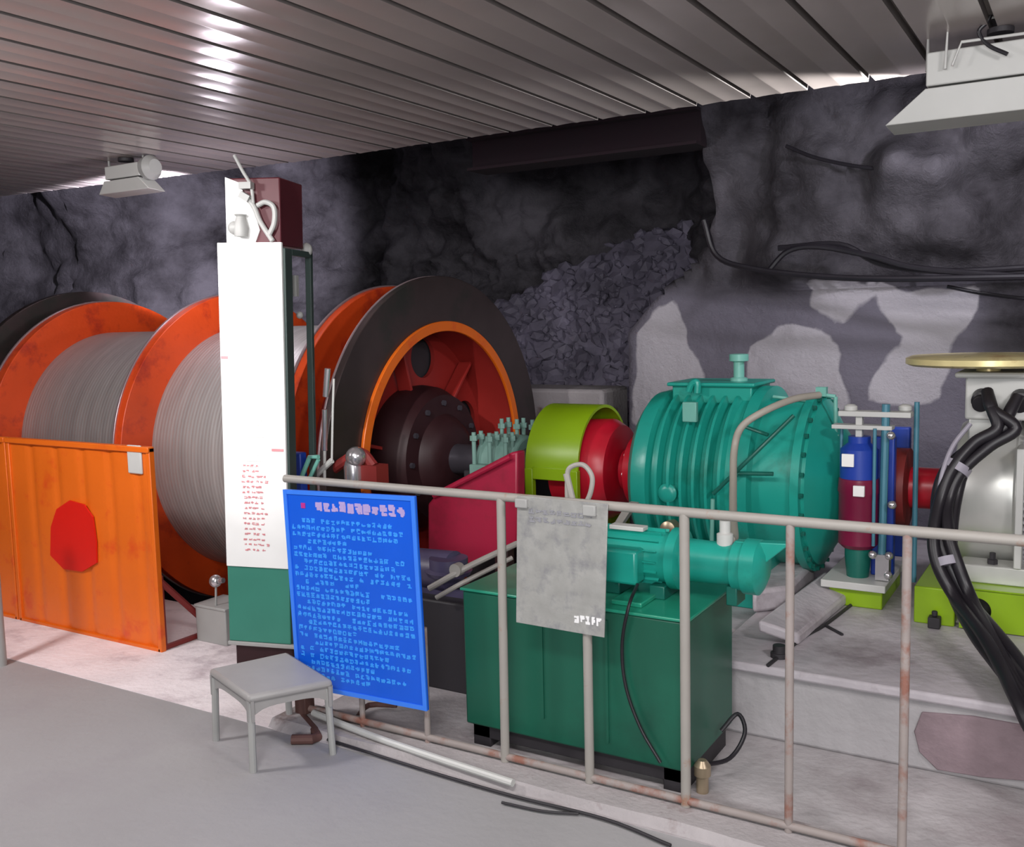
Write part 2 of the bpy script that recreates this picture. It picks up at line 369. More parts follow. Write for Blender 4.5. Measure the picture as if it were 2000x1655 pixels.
# top skin
k = len(vs); vs += [(prof[0][0], -4, ZC + .08), (prof[-1][0], -4, ZC + .08)] + [(p[0], cey(p[0]), ZC + .08) for p in prof[::-1]]
fs.append(tuple(range(k, len(vs))))
for i in range(nP - 1): fs.append((3 * nP + i, 3 * nP + i + 1, k + 2 + nP - 2 - i, k + 2 + nP - 1 - i))
cl = MB().add(vs, fs).build('ceiling', 'ceil'); struct(cl)
cl.data.materials.append(M['groove'])
for i, p in enumerate(cl.data.polygons):
    c_ = p.center + cl.location
    if len(p.vertices) == 4 and c_.z > ZC + .008 and c_.z < ZC + .05: p.material_index = 1
# right of the edge is brightened by the added edge light
# rock cave wall
def sstep(a, b, x):
    t = max(0, min(1, (x - a) / (b - a))); return t * t * (3 - 2 * t)
def xedge(z):
    if z < 1.55: return -3.20
    if z < 1.8: return -3.20 + (z - 1.55) * .9
    if z < 2.2: return -2.975 + (z - 1.8) * 1.1
    return -2.53 + .10 * math.sin(z * 3)
YW = 6.75
def _pl(l): return [(W(x, y, YW).x, W(x, y, YW).z) for x, y in l]
polys = [_pl(l) for l in ([(1228, 800), (1236, 650), (1275, 600), (1305, 590), (1335, 660), (1375, 770), (1330, 830), (1228, 830)],
    [(1450, 720), (1470, 670), (1540, 630), (1600, 645), (1640, 700), (1650, 790), (1450, 800)],
    [(1575, 600), (1600, 562), (1665, 552), (1690, 575), (1650, 628), (1600, 622)],
    [(1712, 552), (1800, 560), (1905, 565), (1890, 620), (1850, 700), (1830, 780), (1730, 800), (1690, 790), (1700, 740), (1760, 660), (1720, 590)])]
def pdist(P, x, z):          # signed distance-like value, positive inside
    ins = False; dmin = 9; n = len(P)
    for i in range(n):
        (x1, z1), (x2, z2) = P[i], P[(i + 1) % n]
        if (z1 > z) != (z2 > z) and x < (x2 - x1) * (z - z1) / (z2 - z1) + x1: ins = not ins
        dx, dz = x2 - x1, z2 - z1; t = max(0, min(1, ((x - x1) * dx + (z - z1) * dz) / (dx * dx + dz * dz)))
        dmin = min(dmin, math.hypot(x - x1 - t * dx, z - z1 - t * dz))
    return dmin if ins else -dmin
def wash(x, z):
    if x < -3.6 or z > 2.2: return 0
    d = max(pdist(P, x, z) for P in polys) + .07 * noise.noise(Vector((x * 5, 0, z * 5)))
    return sstep(-.09, .09, d)
xs = []; x = -15.0
while x < 4.0: xs.append(x); x += .05 if -9 < x < .3 else .12
prof2 = [(-.3 + .055 * i) for i in range(96)]       # heights to ~5.0
nv = len(prof2); extra = 26
vs = []; ws = []; wm = []
for x in xs:
    for j in range(nv + extra):
        z = prof2[min(j, nv - 1)]
        R = sstep(xedge(z) - .10, xedge(z) + .10, x)
        L_ = 1 - sstep(-10.2, -7.6, x)
        base = 9.6 * (1 - R) + 6.85 * R
        base = base * (1 - L_) + 7.9 * L_
        lift = max(0, z - 2.2)
        base -= .35 * lift * (1 if R > .5 else .55)
        P3 = Vector((x, base * .6, z))
        rough = (1.0 if (R < .5 or z > 1.9) else .12)
        rough = rough * (1 if x > -9 else .8)
        d = .42 * (noise.hetero_terrain(P3 * .8, .8, 2.1, 5, .7) - .6) + .20 * abs(noise.noise(P3 * 2.3)) + .10 * noise.noise(P3 * 5.5)
        v1 = noise.voronoi(P3 * 2.2)[0]; d += .26 * (v1[1] - v1[0])
        if R < .5 and x > -8.5 and z < 2.4: d += .22 * abs(noise.noise(P3 * 9.0)) + .12 * noise.noise(P3 * 17)
        y = base - d * rough * .75
        if j >= nv:
            k = j - nv + 1; y -= k * .25; z = z + .3 * math.sin(k / extra * PI / 2) + .25 * noise.noise(Vector((x, y, 0)))
        vs.append((x, y, z)); ws.append(wash(x, z) * (1 if R > .5 else 0)); wm.append((1 if R > .5 else 0) * (1 - sstep(1.75, 1.95, z + .1 * noise.noise(P3 * 2))) * (1 - sstep(-.75, -.45, x + .2 * noise.noise(P3))))
H = nv + extra
fs = [(i * H + j, (i + 1) * H + j, (i + 1) * H + j + 1, i * H + j + 1) for i in range(len(xs) - 1) for j in range(H - 1)]
me = bpy.data.meshes.new('wall_back'); me.from_pydata(vs, [], fs); me.update(); me.materials.append(M['rock']); me.shade_smooth()
a = me.attributes.new('whitewash', 'FLOAT', 'POINT'); a.data.foreach_set('value', ws)
b = me.attributes.new('masonry', 'FLOAT', 'POINT'); b.data.foreach_set('value', wm)
wb = bpy.data.objects.new('wall_back', me); COL.objects.link(wb); struct(wb)
slab('wall_left', -14.2, -13.9, -4, 12, -.2, 5.4, 'pit')
slab('wall_right', 3.6, 3.9, 2.5, 12, -.2, 5.4, 'plinth')
# loose rubble heaped at the mouth of the recess, and a dark beam standing in for dim haze under the rock roof
rb_ = MB(); PHI = (1 + 5 ** .5) / 2
ICO = [Vector(v).normalized() for v in ((-1, PHI, 0), (1, PHI, 0), (-1, -PHI, 0), (1, -PHI, 0), (0, -1, PHI), (0, 1, PHI), (0, -1, -PHI), (0, 1, -PHI), (PHI, 0, -1), (PHI, 0, 1), (-PHI, 0, -1), (-PHI, 0, 1))]
ICF = [(0, 11, 5), (0, 5, 1), (0, 1, 7), (0, 7, 10), (0, 10, 11), (1, 5, 9), (5, 11, 4), (11, 10, 2), (10, 7, 6), (7, 1, 8), (3, 9, 4), (3, 4, 2), (3, 2, 6), (3, 6, 8), (3, 8, 9), (4, 9, 5), (2, 4, 11), (6, 2, 10), (8, 6, 7), (9, 8, 1)]
def heap_y(x, z): return 7.9 + .55 * z
for i in range(1500):
    x = random.uniform(-7.0, -3.4); zt_ = 1.35 + 1.25 * sstep(-7.0, -3.6, x); z = zt_ * (random.random() ** .7)
    if random.random() < sstep(zt_ - .5, zt_, z) * .6: continue
    r = random.uniform(.03, .085) * (1.5 if random.random() < .08 else 1)
    c = Vector((x, heap_y(x, z) + random.uniform(-.05, .03), z))
    rot = Matrix.Rotation(random.uniform(0, 6), 3, 'X') @ Matrix.Rotation(random.uniform(0, 6), 3, 'Z')
    rb_.add([c + rot @ Vector((v.x * r * 1.3, v.y * r * .8, v.z * r)) * random.uniform(.75, 1.2) for v in ICO], ICF)
hs_ = []; hf_ = []
for i in range(37):
    for j in range(27):
        x = -7.1 + i * .105; z = -.05 + j * .104; zt_ = 1.35 + 1.25 * sstep(-7.0, -3.6, x)
        hs_.append((x, heap_y(x, z) + .06 * noise.noise(Vector((x * 4, z * 4, 1))) + (max(0, z - zt_) * 6), min(z, zt_ + .1)))
for i in range(36):
    for j in range(26): hf_.append((i * 27 + j, (i + 1) * 27 + j, (i + 1) * 27 + j + 1, i * 27 + j + 1))
rb_.add(hs_, hf_)
M['rubble'] = mat('violet_grey_rubble', (0.17, 0.155, 0.21), 0.7, var=0.85, scale=3.2)
rbo = tag(rb_.build('rubble_heap', 'rubble', smooth=False), 'heap of broken violet-grey stones sloping in the dark recess behind the wheel', 'rubble', kind='stuff')
gd = MB(); g0, g1 = W(980, 300, 6.35), W(1500, 232, 6.35)
gd.b2((-4.1, 6.3, g0.z - .10), (-2.3, 6.42, g0.z + .12)); gd.b2((-4.1, 6.22, g0.z + .10), (-2.3, 6.50, g0.z + .12)); gd.b2((-4.1, 6.22, g0.z - .12), (-2.3, 6.50, g0.z - .10))
M['haze_beam'] = mat('dark_maroon_haze', (0.012, 0.003, 0.007), 0.9, var=0.4)
tag(gd.build('haze_stand_in', 'haze_beam', smooth=False), 'dark maroon beam standing in for dim purplish haze across the cave under the ceiling edge', 'haze_beam')
# low concrete ledge in the recess behind the drums
tag(MB().b2((-6.2, 7.0, 0), (-3.38, 7.5, 1.12)).build('concrete_ledge', 'curb', bevel=.03), 'low grey concrete ledge at the rock behind the striking wheel and lime cover', 'ledge')

# ------------------------------------------------------------------ plinth under the motor
pl = thing('concrete_plinth', 'raised grey concrete plinth carrying the motor and gearbox', 'plinth', (-.2, 4.6, 0))
b = MB(); b.b2((-1.30, 3.69, .0), (3.0, 6.2, .27)); b.build('base', 'plinth', pl, bevel=.015)
b = MB(); b.b2((-1.33, 3.66, .27), (3.0, 6.2, .31)); b.b2((-2.72, 4.25, 0), (-1.33, 6.0, .24)); b.build('top', 'plinth_top', pl, bevel=.012)
b = MB()
pts = [W(1800, 1392, 3.68), W(1900, 1400, 3.68), W(2040, 1425, 3.68), W(2040, 1530, 3.68), W(1920, 1520, 3.68), W(1830, 1505, 3.68), W(1795, 1470, 3.68), W(1785, 1430, 3.68)]
b.prism(pts, (0, .02, 0)); b.build('worn_patch', 'worn', pl, bevel=.004)
# broken slabs on the plinth by the tank
s1 = MB(); s1.prism([G(1560, 1262, .31), G(1668, 1170, .31), G(1610, 1135, .36), G(1480, 1235, .36)], (0, 0, .05))
tag(s1.build('concrete_slab', 'plinth_top', bevel=.012), 'pale broken concrete slab lying on the plinth right of the green tank', 'slab')
s2 = MB(); s2.prism([G(1470, 1200, .31), G(1545, 1190, .31), G(1590, 1140, .31), G(1560, 1120, .31), G(1470, 1130, .31)], (0, 0, .11))
tag(s2.build('concrete_block', 'plinth_top', bevel=.02), 'rough light concrete block behind the broken slab', 'block')
s3 = MB(); p = G(1522, 1284, .31); s3.lathe(p, (0, 0, 1), [(0, .035), (.02, .035), (.022, .026), (.05, .026)], 16)
tag(s3.build('anchor_bolt', 'dark', bevel=.002), 'small black anchor bolt on the plinth edge', 'bolt')
s4 = MB(); s4.tube([G(1500, 1300, .315), G(1570, 1245, .315), G(1610, 1222, .315), G(1665, 1180, .315)], .008); s4.tube([G(1612, 1222, .315), G(1645, 1240, .315)], .007)
tag(s4.build('thin_cable', 'dark'), 'thin dark cable along the edge of the broken slab', 'cable')

# ------------------------------------------------------------------ winding drum
dr = thing('winding_drum', 'huge orange winding drum with grey wire rope and dark brake discs', 'winch drum', (-5.2, YA, -.6))
def ring(name, x0, x1, ri, ro, m, n=128):
    return MB().lathe((x0, YA, ZA), (1, 0, 0), [(0, ri), (0, ro), (x1 - x0, ro), (x1 - x0, ri)], n, closed=True).build(name, m, dr, bevel=.004)
# rope bodies with gentle waviness of the lay
def ropebody(x0, x1, r):
    pr = []; n = 6
    for i in range(n + 1): pr.append((i * (x1 - x0) / n, r))
    return MB().lathe((x0, YA, ZA), (1, 0, 0), pr, 96).build('rope_winding', 'rope', dr)
ropebody(-6.68, -5.31, .84); ropebody(-5.25, -3.92, .855)
ring('flange', -6.76, -6.68, .5, 1.08, 'orange_red'); ring('flange', -5.31, -5.24, .5, 1.09, 'orange_red'); ring('flange', -3.90, -3.84, .5, 1.09, 'orange_red')
for xx, rr in ((-6.78, 1.085), (-5.325, 1.095), (-3.912, 1.095)): ring('flange_rim', xx, xx + .02, rr - .03, rr + .004, 'rim')
ring('brake_disc', -7.04, -6.98, .84, 1.17, 'disc'); ring('brake_disc', -3.545, -3.50, .84, 1.14, 'disc')
ring('disc_rim', -3.56, -3.545, 1.10, 1.143, 'rim')
ring('drum_shell', -3.90, -3.485, .82, .86, 'web'); ring('drum_shell', -7.05, -6.70, .84, .9, 'magenta')
MB().cyl((-3.838, YA, ZA), (-3.832, YA, ZA), .81, n=64).build('hole_shade', 'pit', dr)  # dark disc painted as the shade seen through the web holes
ring('shell_lip', -3.50, -3.478, .80, .862, 'orange')
# web with lightening holes and stiffening spokes
holes = [circ(YA + .645 * math.cos(a), ZA + .645 * math.sin(a), .13, 32) for a in [math.radians(q) for q in (76, 16, -44, -104, 136, 196)]]
plate('web', circ(YA, ZA, .84, 96), holes, .03, 'web', dr, 'X', -3.80)
b = MB()
for q in (106, 46, -14, 166, 226, 286):
    a = math.radians(q); c_ = Vector((-3.72, YA + .62 * math.cos(a), ZA + .62 * math.sin(a)))
    b.box(c_, (.10, .36, .022), Matrix.Rotation(a, 3, 'X'))
b.each('spoke', 'web', dr, bevel=.004)
b = MB(); b.lathe((-3.79, YA, ZA), (1, 0, 0), [(0, .45), (.08, .46), (.16, .45), (.235, .41), (.26, .40), (.265, .28), (.32, .24), (.36, .17)], 64)
hb = b.build('hub_cover', 'hub', dr)
b = MB()
for i in range(12):
    a = 2 * PI * i / 12; c_ = Vector((-3.545, YA + .35 * math.cos(a), ZA + .35 * math.sin(a))); b.cyl(c_, c_ + Vector((.035, 0, 0)), .018, n=6)
b.each('hub_bolt', 'shaft', hb, smooth=False)
MB().cyl((-3.47, YA, ZA), (-2.7, YA, ZA), .095, n=32).build('main_shaft', 'shaft', dr)
MB().cyl((-7.4, YA, ZA), (-6.9, YA, ZA), .12, n=32).build('main_shaft', 'shaft', dr)

# main bearing with studs
bp_ = thing('bearing_block', 'pale grey-green bearing block with studs on the drum shaft', 'bearing', (-3.1, YA, 0))
b = MB(); b.b2((-3.24, 4.78, 0), (-2.86, 5.22, .80)); b.build('pedestal', 'dark', bp_, bevel=.01)
b = MB(); b.lathe((-3.20, YA, ZA), (1, 0, 0), [(0, .15), (0.02, .17), (.26, .17), (.28, .15)], 40); b.b2((-3.19, 4.77, .76), (-2.93, 5.23, .84)); b.build('cap', 'green_cap', bp_, bevel=.006)
b = MB()
for xx in (-3.17, -3.06, -2.95):
    for yy in (4.80, 4.88, 5.12, 5.20):
        b.cyl((xx, yy, .84), (xx, yy, 1.03 if yy < 5 else 1.08), .013, n=10); b.cyl((xx, yy, .98 if yy < 5 else 1.02), (xx, yy, 1.01 if yy < 5 else 1.05), .024, n=6)
b.each('stud', 'green_cap', bp_)

# crimson triangular guard in front of the bearing
cg = thing('bearing_guard', 'crimson wedge-shaped steel guard in front of the drum bearing', 'guard', (-2.8, 4.25, .0))
A = [W(835, 1150, 4.15), W(835, 985, 4.15), W(860, 955, 4.15), W(998, 884, 4.15), W(1010, 882, 4.15), W(1010, 1065, 4.15)]
b = MB(); b.prism([Vector((p.x, 4.15, p.z)) for p in A], (0, .085, 0)); b.build('side_plate', 'magenta', cg, bevel=.012)
b = MB(); q0 = W(850, 968, 4.15); q1 = W(1000, 892, 4.15); b.tube([q0 + Vector((0, -.012, 0)), q1 + Vector((0, -.012, 0))], .016, smooth=0); b.build('edge_bar', 'magenta', cg)
b = MB(); b.b2((-3.05, 4.16, .0), (-2.97, 4.225, .42)); b.b2((-2.64, 4.16, .0), (-2.56, 4.225, .62)); b.each('leg', 'hub', cg, bevel=.005)

# calliper gear by the brake disc
cp = thing('brake_calliper', 'dark red brake calliper with chrome cylinder beside the near brake disc', 'brake', (-3.7, 3.98, 0))
c0 = W(695, 893, 3.9)
b = MB(); b.ball(c0, .055, 24); b.lathe(c0 + Vector((-.02, 0, -.12)), (0, 0, 1), [(0, .05), (.07, .05), (.10, .04)], 24); b.build('chrome_cylinder', 'steel', cp)
b = MB(); b.tube([W(640, 925, 3.95), W(672, 902, 3.95), W(705, 885, 3.95), W(730, 912, 3.95)], .03, smooth=4); b.box(W(718, 925, 3.95), (.20, .10, .10)); b.build('arm', 'red_brown', cp)
b = MB(); b.b2((-3.66, 3.70, 0), (-3.45, 3.82, .80)); b.build('stand', 'dark', cp, bevel=.01)
ts = thing('valve_bracket', 'teal and blue valve bracket above the left end of the rail', 'bracket', tuple(W(600, 930, 3.6)))
b = MB(); b.tube([W(588, 935, 3.6), W(605, 893, 3.6), W(622, 893, 3.6)], .012, smooth=0); b.tube([W(603, 938, 3.6), W(622, 898, 3.6)], .010, smooth=0); b.each('angle_bar', 'teal_l', ts)
b = MB(); b.box(W(580, 925, 3.62), (.10, .05, .22)); b.build('valve_body', 'bblue', ts, bevel=.008)
sr = thing('silver_rods', 'pair of upright silver rods in front of the brake disc', 'rod', tuple(W(640, 930, 3.75)))
b = MB(); b.tube([W(634, 880, 3.75), W(634, 800, 3.75)], .014, smooth=0); b.tube([W(636, 775, 3.75), W(640, 720, 3.75)], .016, smooth=0); b.each('rod', 'steel', sr)
b = MB(); b.tube([W(648, 900, 3.75), W(650, 800, 3.75), W(652, 740, 3.75)], .006, smooth=0); b.tube([W(610, 935, 3.75), W(648, 900, 3.75)], .016, smooth=0); b.tube([W(634, 935, 3.75), W(634, 880, 3.75)], .008, smooth=0); b.each('rod', 'lgrey', sr)

# ------------------------------------------------------------------ coupling and lime cover
lc = thing('coupling_cover', 'lime green arched coupling cover left of the teal gearbox', 'cover', (-2.53, YA, .24))
n = 40; vs = []; ro, ri = .335, .318
def arch(r, x): return [(x, YA + r * math.cos(a), ZA + .03 + r * math.sin(a)) for a in [PI * (-.0 + 1.0 * i / n) for i in range(n + 1)]]
for x in (-2.74, -2.41):
    vs += arch(ro, x); vs += arch(ri, x)
m_ = n + 1; fs = []
for i in range(n):
    fs += [(i, i + 1, 2 * m_ + i + 1, 2 * m_ + i), (m_ + i, 3 * m_ + i, 3 * m_ + i + 1, m_ + i + 1), (i, m_ + i, m_ + i + 1, i + 1), (2 * m_ + i, 2 * m_ + i + 1, 3 * m_ + i + 1, 3 * m_ + i)]
fs += [(0, 2 * m_, 3 * m_, m_), (n, m_ + n, 3 * m_ + n, 2 * m_ + n)]
MB().add(vs, fs).build('arched_shell', 'lime', lc)
b = MB()
yy = YA - ro + .01
b.b2((-2.74, yy - .02, .24), (-2.69, yy + .02, .86)); b.b2((-2.46, yy - .02, .24), (-2.41, yy + .02, .86)); b.b2((-2.69, yy - .02, .80), (-2.46, yy + .02, .87)); b.b2((-2.69, yy - .02, .24), (-2.46, yy + .02, .52)); b.b2((-2.74, 2 * YA - yy - .02, .24), (-2.41, 2 * YA - yy + .02, .80))
b.each('support_frame', 'lime', lc, bevel=.004)
cpn = thing('shaft_coupling', 'red flanged coupling between lime cover and teal gearbox', 'coupling', (-2.4, YA, .3))
b = MB(); b.lathe((-2.66, YA, ZA), (1, 0, 0), [(0, .2), (.02, .26), (.16, .26), (.17, .28), (.30, .285), (.36, .25), (.37, .16)], 48); b.build('brake_wheel', 'red', cpn)
b = MB(); b.lathe((-2.27, YA, ZA), (1, 0, 0), [(0, .12), (.05, .12), (.06, .20), (.11, .21), (.12, .14), (.2, .14)], 40); b.build('gear_flange', 'red', cpn)
b = MB()
for i in range(10):
    a = 2 * PI * i / 10; c_ = Vector((-2.16, YA + .17 * math.cos(a), ZA + .17 * math.sin(a))); b.cyl(c_ - Vector((.06, 0, 0)), c_ + Vector((.03, 0, 0)), .014, n=8)
b.each('coupling_bolt', 'steel', cpn)

# ------------------------------------------------------------------ planetary gearbox
gb = thing('planetary_gearbox', 'big teal ribbed barrel-shaped gearbox on the machine axis', 'gearbox', (-1.6, YA, .24))
prof = [(-2.10, .17), (-2.10, .30), (-2.085, .40), (-2.05, .445), (-1.99, .46), (-1.965, .46)]
x = -1.945
for k in range(6):
    prof += [(x, .425), (x + .034, .425), (x + .036, .472), (x + .050, .472)]; x += .066
prof += [(x, .45), (-1.51, .45), (-1.49, .485), (-1.43, .485), (-1.42, .43), (-1.235, .425), (-1.23, .455), (-1.19, .455)]
b = MB(); b.lathe((0, YA, ZA), (1, 0, 0), prof + [(-1.185, .40)], 96); b.build('housing', 'teal', gb)
b = MB(); b.lathe((0, YA, ZA), (1, 0, 0), [(-1.19, .42), (-1.17, .42), (-1.12, .33), (-1.03, .20), (-1.02, .12), (-.98, .10)], 64); b.build('end_cone', 'teal', gb)
b = MB()
for i in range(28):
    a = 2 * PI * i / 28; c_ = Vector((-1.19, YA + .438 * math.cos(a), ZA + .438 * math.sin(a))); b.cyl(c_, c_ + Vector((.02, 0, 0)), .012, n=6)
b.each('flange_bolt', 'teal_d', gb, smooth=False)
b = MB(); b.b2((-1.93, YA - .16, ZA + .40), (-1.50, YA + .16, ZA + .50)); b.b2((-1.95, YA - .19, ZA + .49), (-1.48, YA + .19, ZA + .51)); b.build('top_cover', 'teal', gb, bevel=.008)
b = MB(); q = Vector((-1.62, YA, ZA + .51)); b.lathe(q, (0, 0, 1), [(0, .045), (.015, .045), (.02, .028), (.10, .028), (.105, .05), (.14, .05), (.142, .03)], 24); b.build('breather', 'teal_l', gb)
b = MB(); b.b2((-2.05, YA - .40, .24), (-1.36, YA + .40, .34)); b.b2((-1.98, YA - .40, .34), (-1.93, YA + .40, .55)); b.b2((-1.68, YA - .40, .34), (-1.62, YA + .40, .5)); b.b2((-1.42, YA - .38, .34), (-1.36, YA + .38, .5)); b.each('base_foot', 'teal', gb, bevel=.006)
b = MB(); q = W(1348, 805, 4.62); b.box(q, (.075, .03, .10)); b.build('sight_glass', 'teal_l', gb, bevel=.005)
b = MB(); q = W(1300, 965, 4.52); b.lathe(q + Vector((0, .04, 0)), (0, -1, 0), [(0, .05), (.02, .05), (.03, .04), (.035, .02)], 24); b.build('inspection_plug', 'teal', gb)
b = MB(); q = W(1302, 1035, 4.50); b.lathe(q + Vector((0, .08, 0)), (0, -1, 0), [(0, .04), (.07, .04), (.08, .02)], 24); b.build('oil_gauge', 'brass', gb)
b = MB(); q = W(1470, 975, 4.57); b.lathe(q + Vector((0, .06, 0)), (0, -1, 0), [(0, .06), (.04, .06), (.045, .05), (.04, .045)], 24); b.build('round_cap', 'teal', gb)
b = MB(); b.tube([W(1393, 965, 4.50), W(1470, 890, 4.50), W(1550, 812, 4.60)], .010, smooth=3); b.tube([W(1450, 832, 4.55), W(1500, 850, 4.52)], .009, smooth=0); b.tube([W(1442, 925, 4.5), W(1510, 926, 4.5)], .010, smooth=0); b.each('oil_line', 'teal_d', gb)
b = MB(); b.tube([W(1392, 975, 4.45), W(1390, 1065, 4.45)], .010, smooth=0); b.tube([W(1632, 775, 4.9), W(1632, 868, 4.9)], .010, smooth=0); b.tube([W(1595, 770, 4.9), W(1632, 775, 4.9)], .010, smooth=0); b.box(W(1605, 765, 4.9), (.05, .04, .045)); b.box(W(1625, 858, 4.9), (.07, .03, .05)); b.tube([W(1510, 775, 4.9), W(1592, 785, 4.9)], .008, smooth=0); b.each('pipe_fitting', 'teal_l', gb)
b = MB(); b.tube([W(1345, 765, 4.8), W(1352, 750, 4.8), W(1362, 748, 4.8), W(1362, 768, 4.8)], .018); b.build('lifting_eye', 'teal', gb)

# hose from the gearbox down to the pump
hs = MB(); hs.tube([W(1600, 772, 4.75), W(1550, 780, 4.6), W(1490, 805, 4.46), W(1448, 835, 4.42), W(1434, 880, 4.40), W(1432, 950, 4.2), W(1432, 1010, 3.9), W(1434, 1048, 3.55), Vector((-1.14, 3.42, .86))], .017, n=12)
tag(hs.build('oil_hose', 'hose'), 'beige oil hose curving over the teal gearbox down to the pump', 'hose')
st = MB(); st.prism([W(1188, 1042, 3.95), W(1200, 1045, 3.95), W(1240, 985, 3.95), W(1224, 983, 3.95)], (0, .05, 0))
st.b2(tuple(W(1188, 1045, 3.95) + Vector((-.02, 0, -.5))), tuple(W(1200, 1043, 3.95) + Vector((.02, .05, 0))))
tag(st.build('grey_strut', 'rail', smooth=False), 'grey diagonal strut between silver sheet and teal gearbox', 'strut')

# ------------------------------------------------------------------ oil tank and pump
TX0, TX1, TY0, TY1, TZ = -2.115, -1.185, 3.09, 3.58, .645
tk = thing('oil_tank', 'dark green rectangular oil tank behind the railing', 'tank', ((TX0 + TX1) / 2, (TY0 + TY1) / 2, 0))
MB().b2((TX0, TY0, .09), (TX1, TY1, TZ - .012)).build('body', 'tank', tk, bevel=.008)
MB().b2((TX0 - .008, TY0 - .008, TZ - .012), (TX1 + .008, TY1 + .008, TZ)).build('lid', 'tank_lid', tk, bevel=.004)
b = MB(); b.b2((TX0 + .02, TY0 + .02, .036), (TX1 - .02, TY0 + .10, .09)); b.b2((TX0 + .02, TY1 - .10, .036), (TX1 - .02, TY1 - .02, .09)); b.b2((TX0 + .02, TY0 + .02, .0), (TX0 + .1, TY1 - .02, .09)); b.b2((TX1 - .1, TY0 + .02, .0), (TX1 - .02, TY1 - .02, .09)); b.each('skid', 'dark', tk, bevel=.004)
b = MB(); b.b2((TX0 + .35, TY0 - .006, .18), (TX0 + .36, TY0, .58)); b.b2((TX0 + .62, TY0 - .006, .14), (TX0 + .63, TY0, .60)); b.each('front_seam', 'tank', tk)
b = MB(); b.b2((TX0 + .62, TY0 + .05, TZ), (TX0 + .74, TY0 + .20, TZ + .018)); b.build('filler_cap', 'tank_lid', tk, bevel=.004)
pm = thing('hydraulic_pump', 'teal electric pump unit lying on the green oil tank', 'pump', (-1.4, 3.36, TZ))
PY, PZ = 3.36, .785
b = MB(); b.lathe((0, PY, PZ), (1, 0, 0), [(-1.66, .07), (-1.65, .095), (-1.34, .095), (-1.335, .115), (-1.30, .115), (-1.29, .095)], 40); 
for i in range(16):
    a = 2 * PI * i / 16; b.box((-1.5, PY + .1 * math.cos(a), PZ + .1 * math.sin(a)), (.26, .012, .004), Matrix.Rotation(a, 3, 'X'))
b.build('motor_barrel', 'teal', pm)
b = MB(); b.lathe((0, PY, PZ), (1, 0, 0), [(-1.30, .08), (-1.10, .075), (-1.10, .09), (-1.06, .09), (-1.06, .10), (-1.01, .10), (-1.0, .085), (-.985, .05)], 40); b.build('pump_body', 'teal', pm)
b = MB(); b.b2((-1.58, PY - .16, PZ - .08), (-1.42, PY - .08, PZ + .05)); b.build('terminal_box', 'teal', pm, bevel=.012)
b = MB(); b.b2((-1.58, PY - .05, PZ + .098), (-1.44, PY + .0, PZ + .115)); b.build('name_plate', 'lgrey', pm, bevel=.003)
b = MB(); b.prism([Vector((-1.10, PY - .02, PZ + .09)), Vector((-.90, PY - .02, PZ + .10)), Vector((-1.0, PY - .02, PZ + .01))], (0, .05, 0)); b.build('lift_fin', 'teal', pm, bevel=.004)
b = MB(); b.b2((-1.60, PY - .09, TZ), (-1.52, PY + .09, TZ + .05)); b.b2((-1.40, PY - .09, TZ), (-1.34, PY + .09, TZ + .05)); b.b2((-1.12, PY - .05, TZ), (-1.08, PY + .05, TZ + .07)); b.each('foot', 'teal_d', pm, bevel=.004)
b = MB(); b.lathe((-1.14, PY, PZ + .06), (0, 0, 1), [(0, .03), (.05, .03), (.055, .02), (.10, .02)], 16); b.build('hose_fitting', 'lgrey', pm)
cbk = MB(); cbk.tube([W(1245, 1142, 3.18), W(1228, 1185, 3.06), W(1215, 1260, 3.065), W(1222, 1340, 3.065), W(1250, 1420, 3.065), W(1290, 1490, 3.065)], .006)
tag(cbk.build('pump_cable', 'black'), 'thin black cable hanging down the front of the green tank', 'cable')
fv = thing('drain_valve', 'small brass drain valve with hose at the tank corner', 'valve', tuple(G(1370, 1545, 0)))
q = G(1372, 1548, 0); b = MB(); b.lathe(q, (0, 0, 1), [(0, .022), (.06, .022), (.065, .03), (.10, .03), (.12, .015)], 16); b.build('body', 'brass', fv)
b = MB(); b.tube([q + Vector((0, 0, .10)), q + Vector((.06, .12, .09)), q + Vector((.09, .2, .16)), q + Vector((.05, .24, .21)), q + Vector((.0, .2, .15))], .008); b.build('hose', 'black', fv)

# dark auxiliary unit seen between blue sign and tank
au = thing('auxiliary_motor', 'dark violet-black auxiliary motor unit between blue notice and green tank', 'motor', (-2.55, 3.65, 0))
b = MB(); b.b2((-2.95, 3.52, 0), (-2.2, 3.82, .42)); b.build('base', 'dark', au, bevel=.01)
b = MB(); b.lathe((-2.55, 3.62, .52), (0, 0, 1), [(0, .10), (.02, .11), (.03, .09), (.08, .09)], 24); b.lathe((-2.85, 3.66, .52), (1, 0, 0), [(0, .09), (.30, .10), (.32, .05)], 24); b.b2((-2.75, 3.6, .40), (-2.45, 3.72, .46)); b.build('barrel', 'purple_dark', au)
pr_ = MB(); pr_.tube([W(838, 1150, 3.45), W(900, 1115, 3.5), W(950, 1090, 3.6), W(1010, 1062, 3.75)], .014, smooth=4); pr_.lathe(W(893, 1113, 3.5) + Vector((0, -.02, 0)), (0, 1, 0), [(0, .03), (.04, .03)], 16); pr_.tube([W(852, 1168, 3.45), W(905, 1138, 3.5), W(1000, 1090, 3.7)], .011, smooth=4)
tag(pr_.build('grey_pipes', 'rail'), 'pair of thin grey pipes rising behind the rail to the crimson guard', 'pipe')

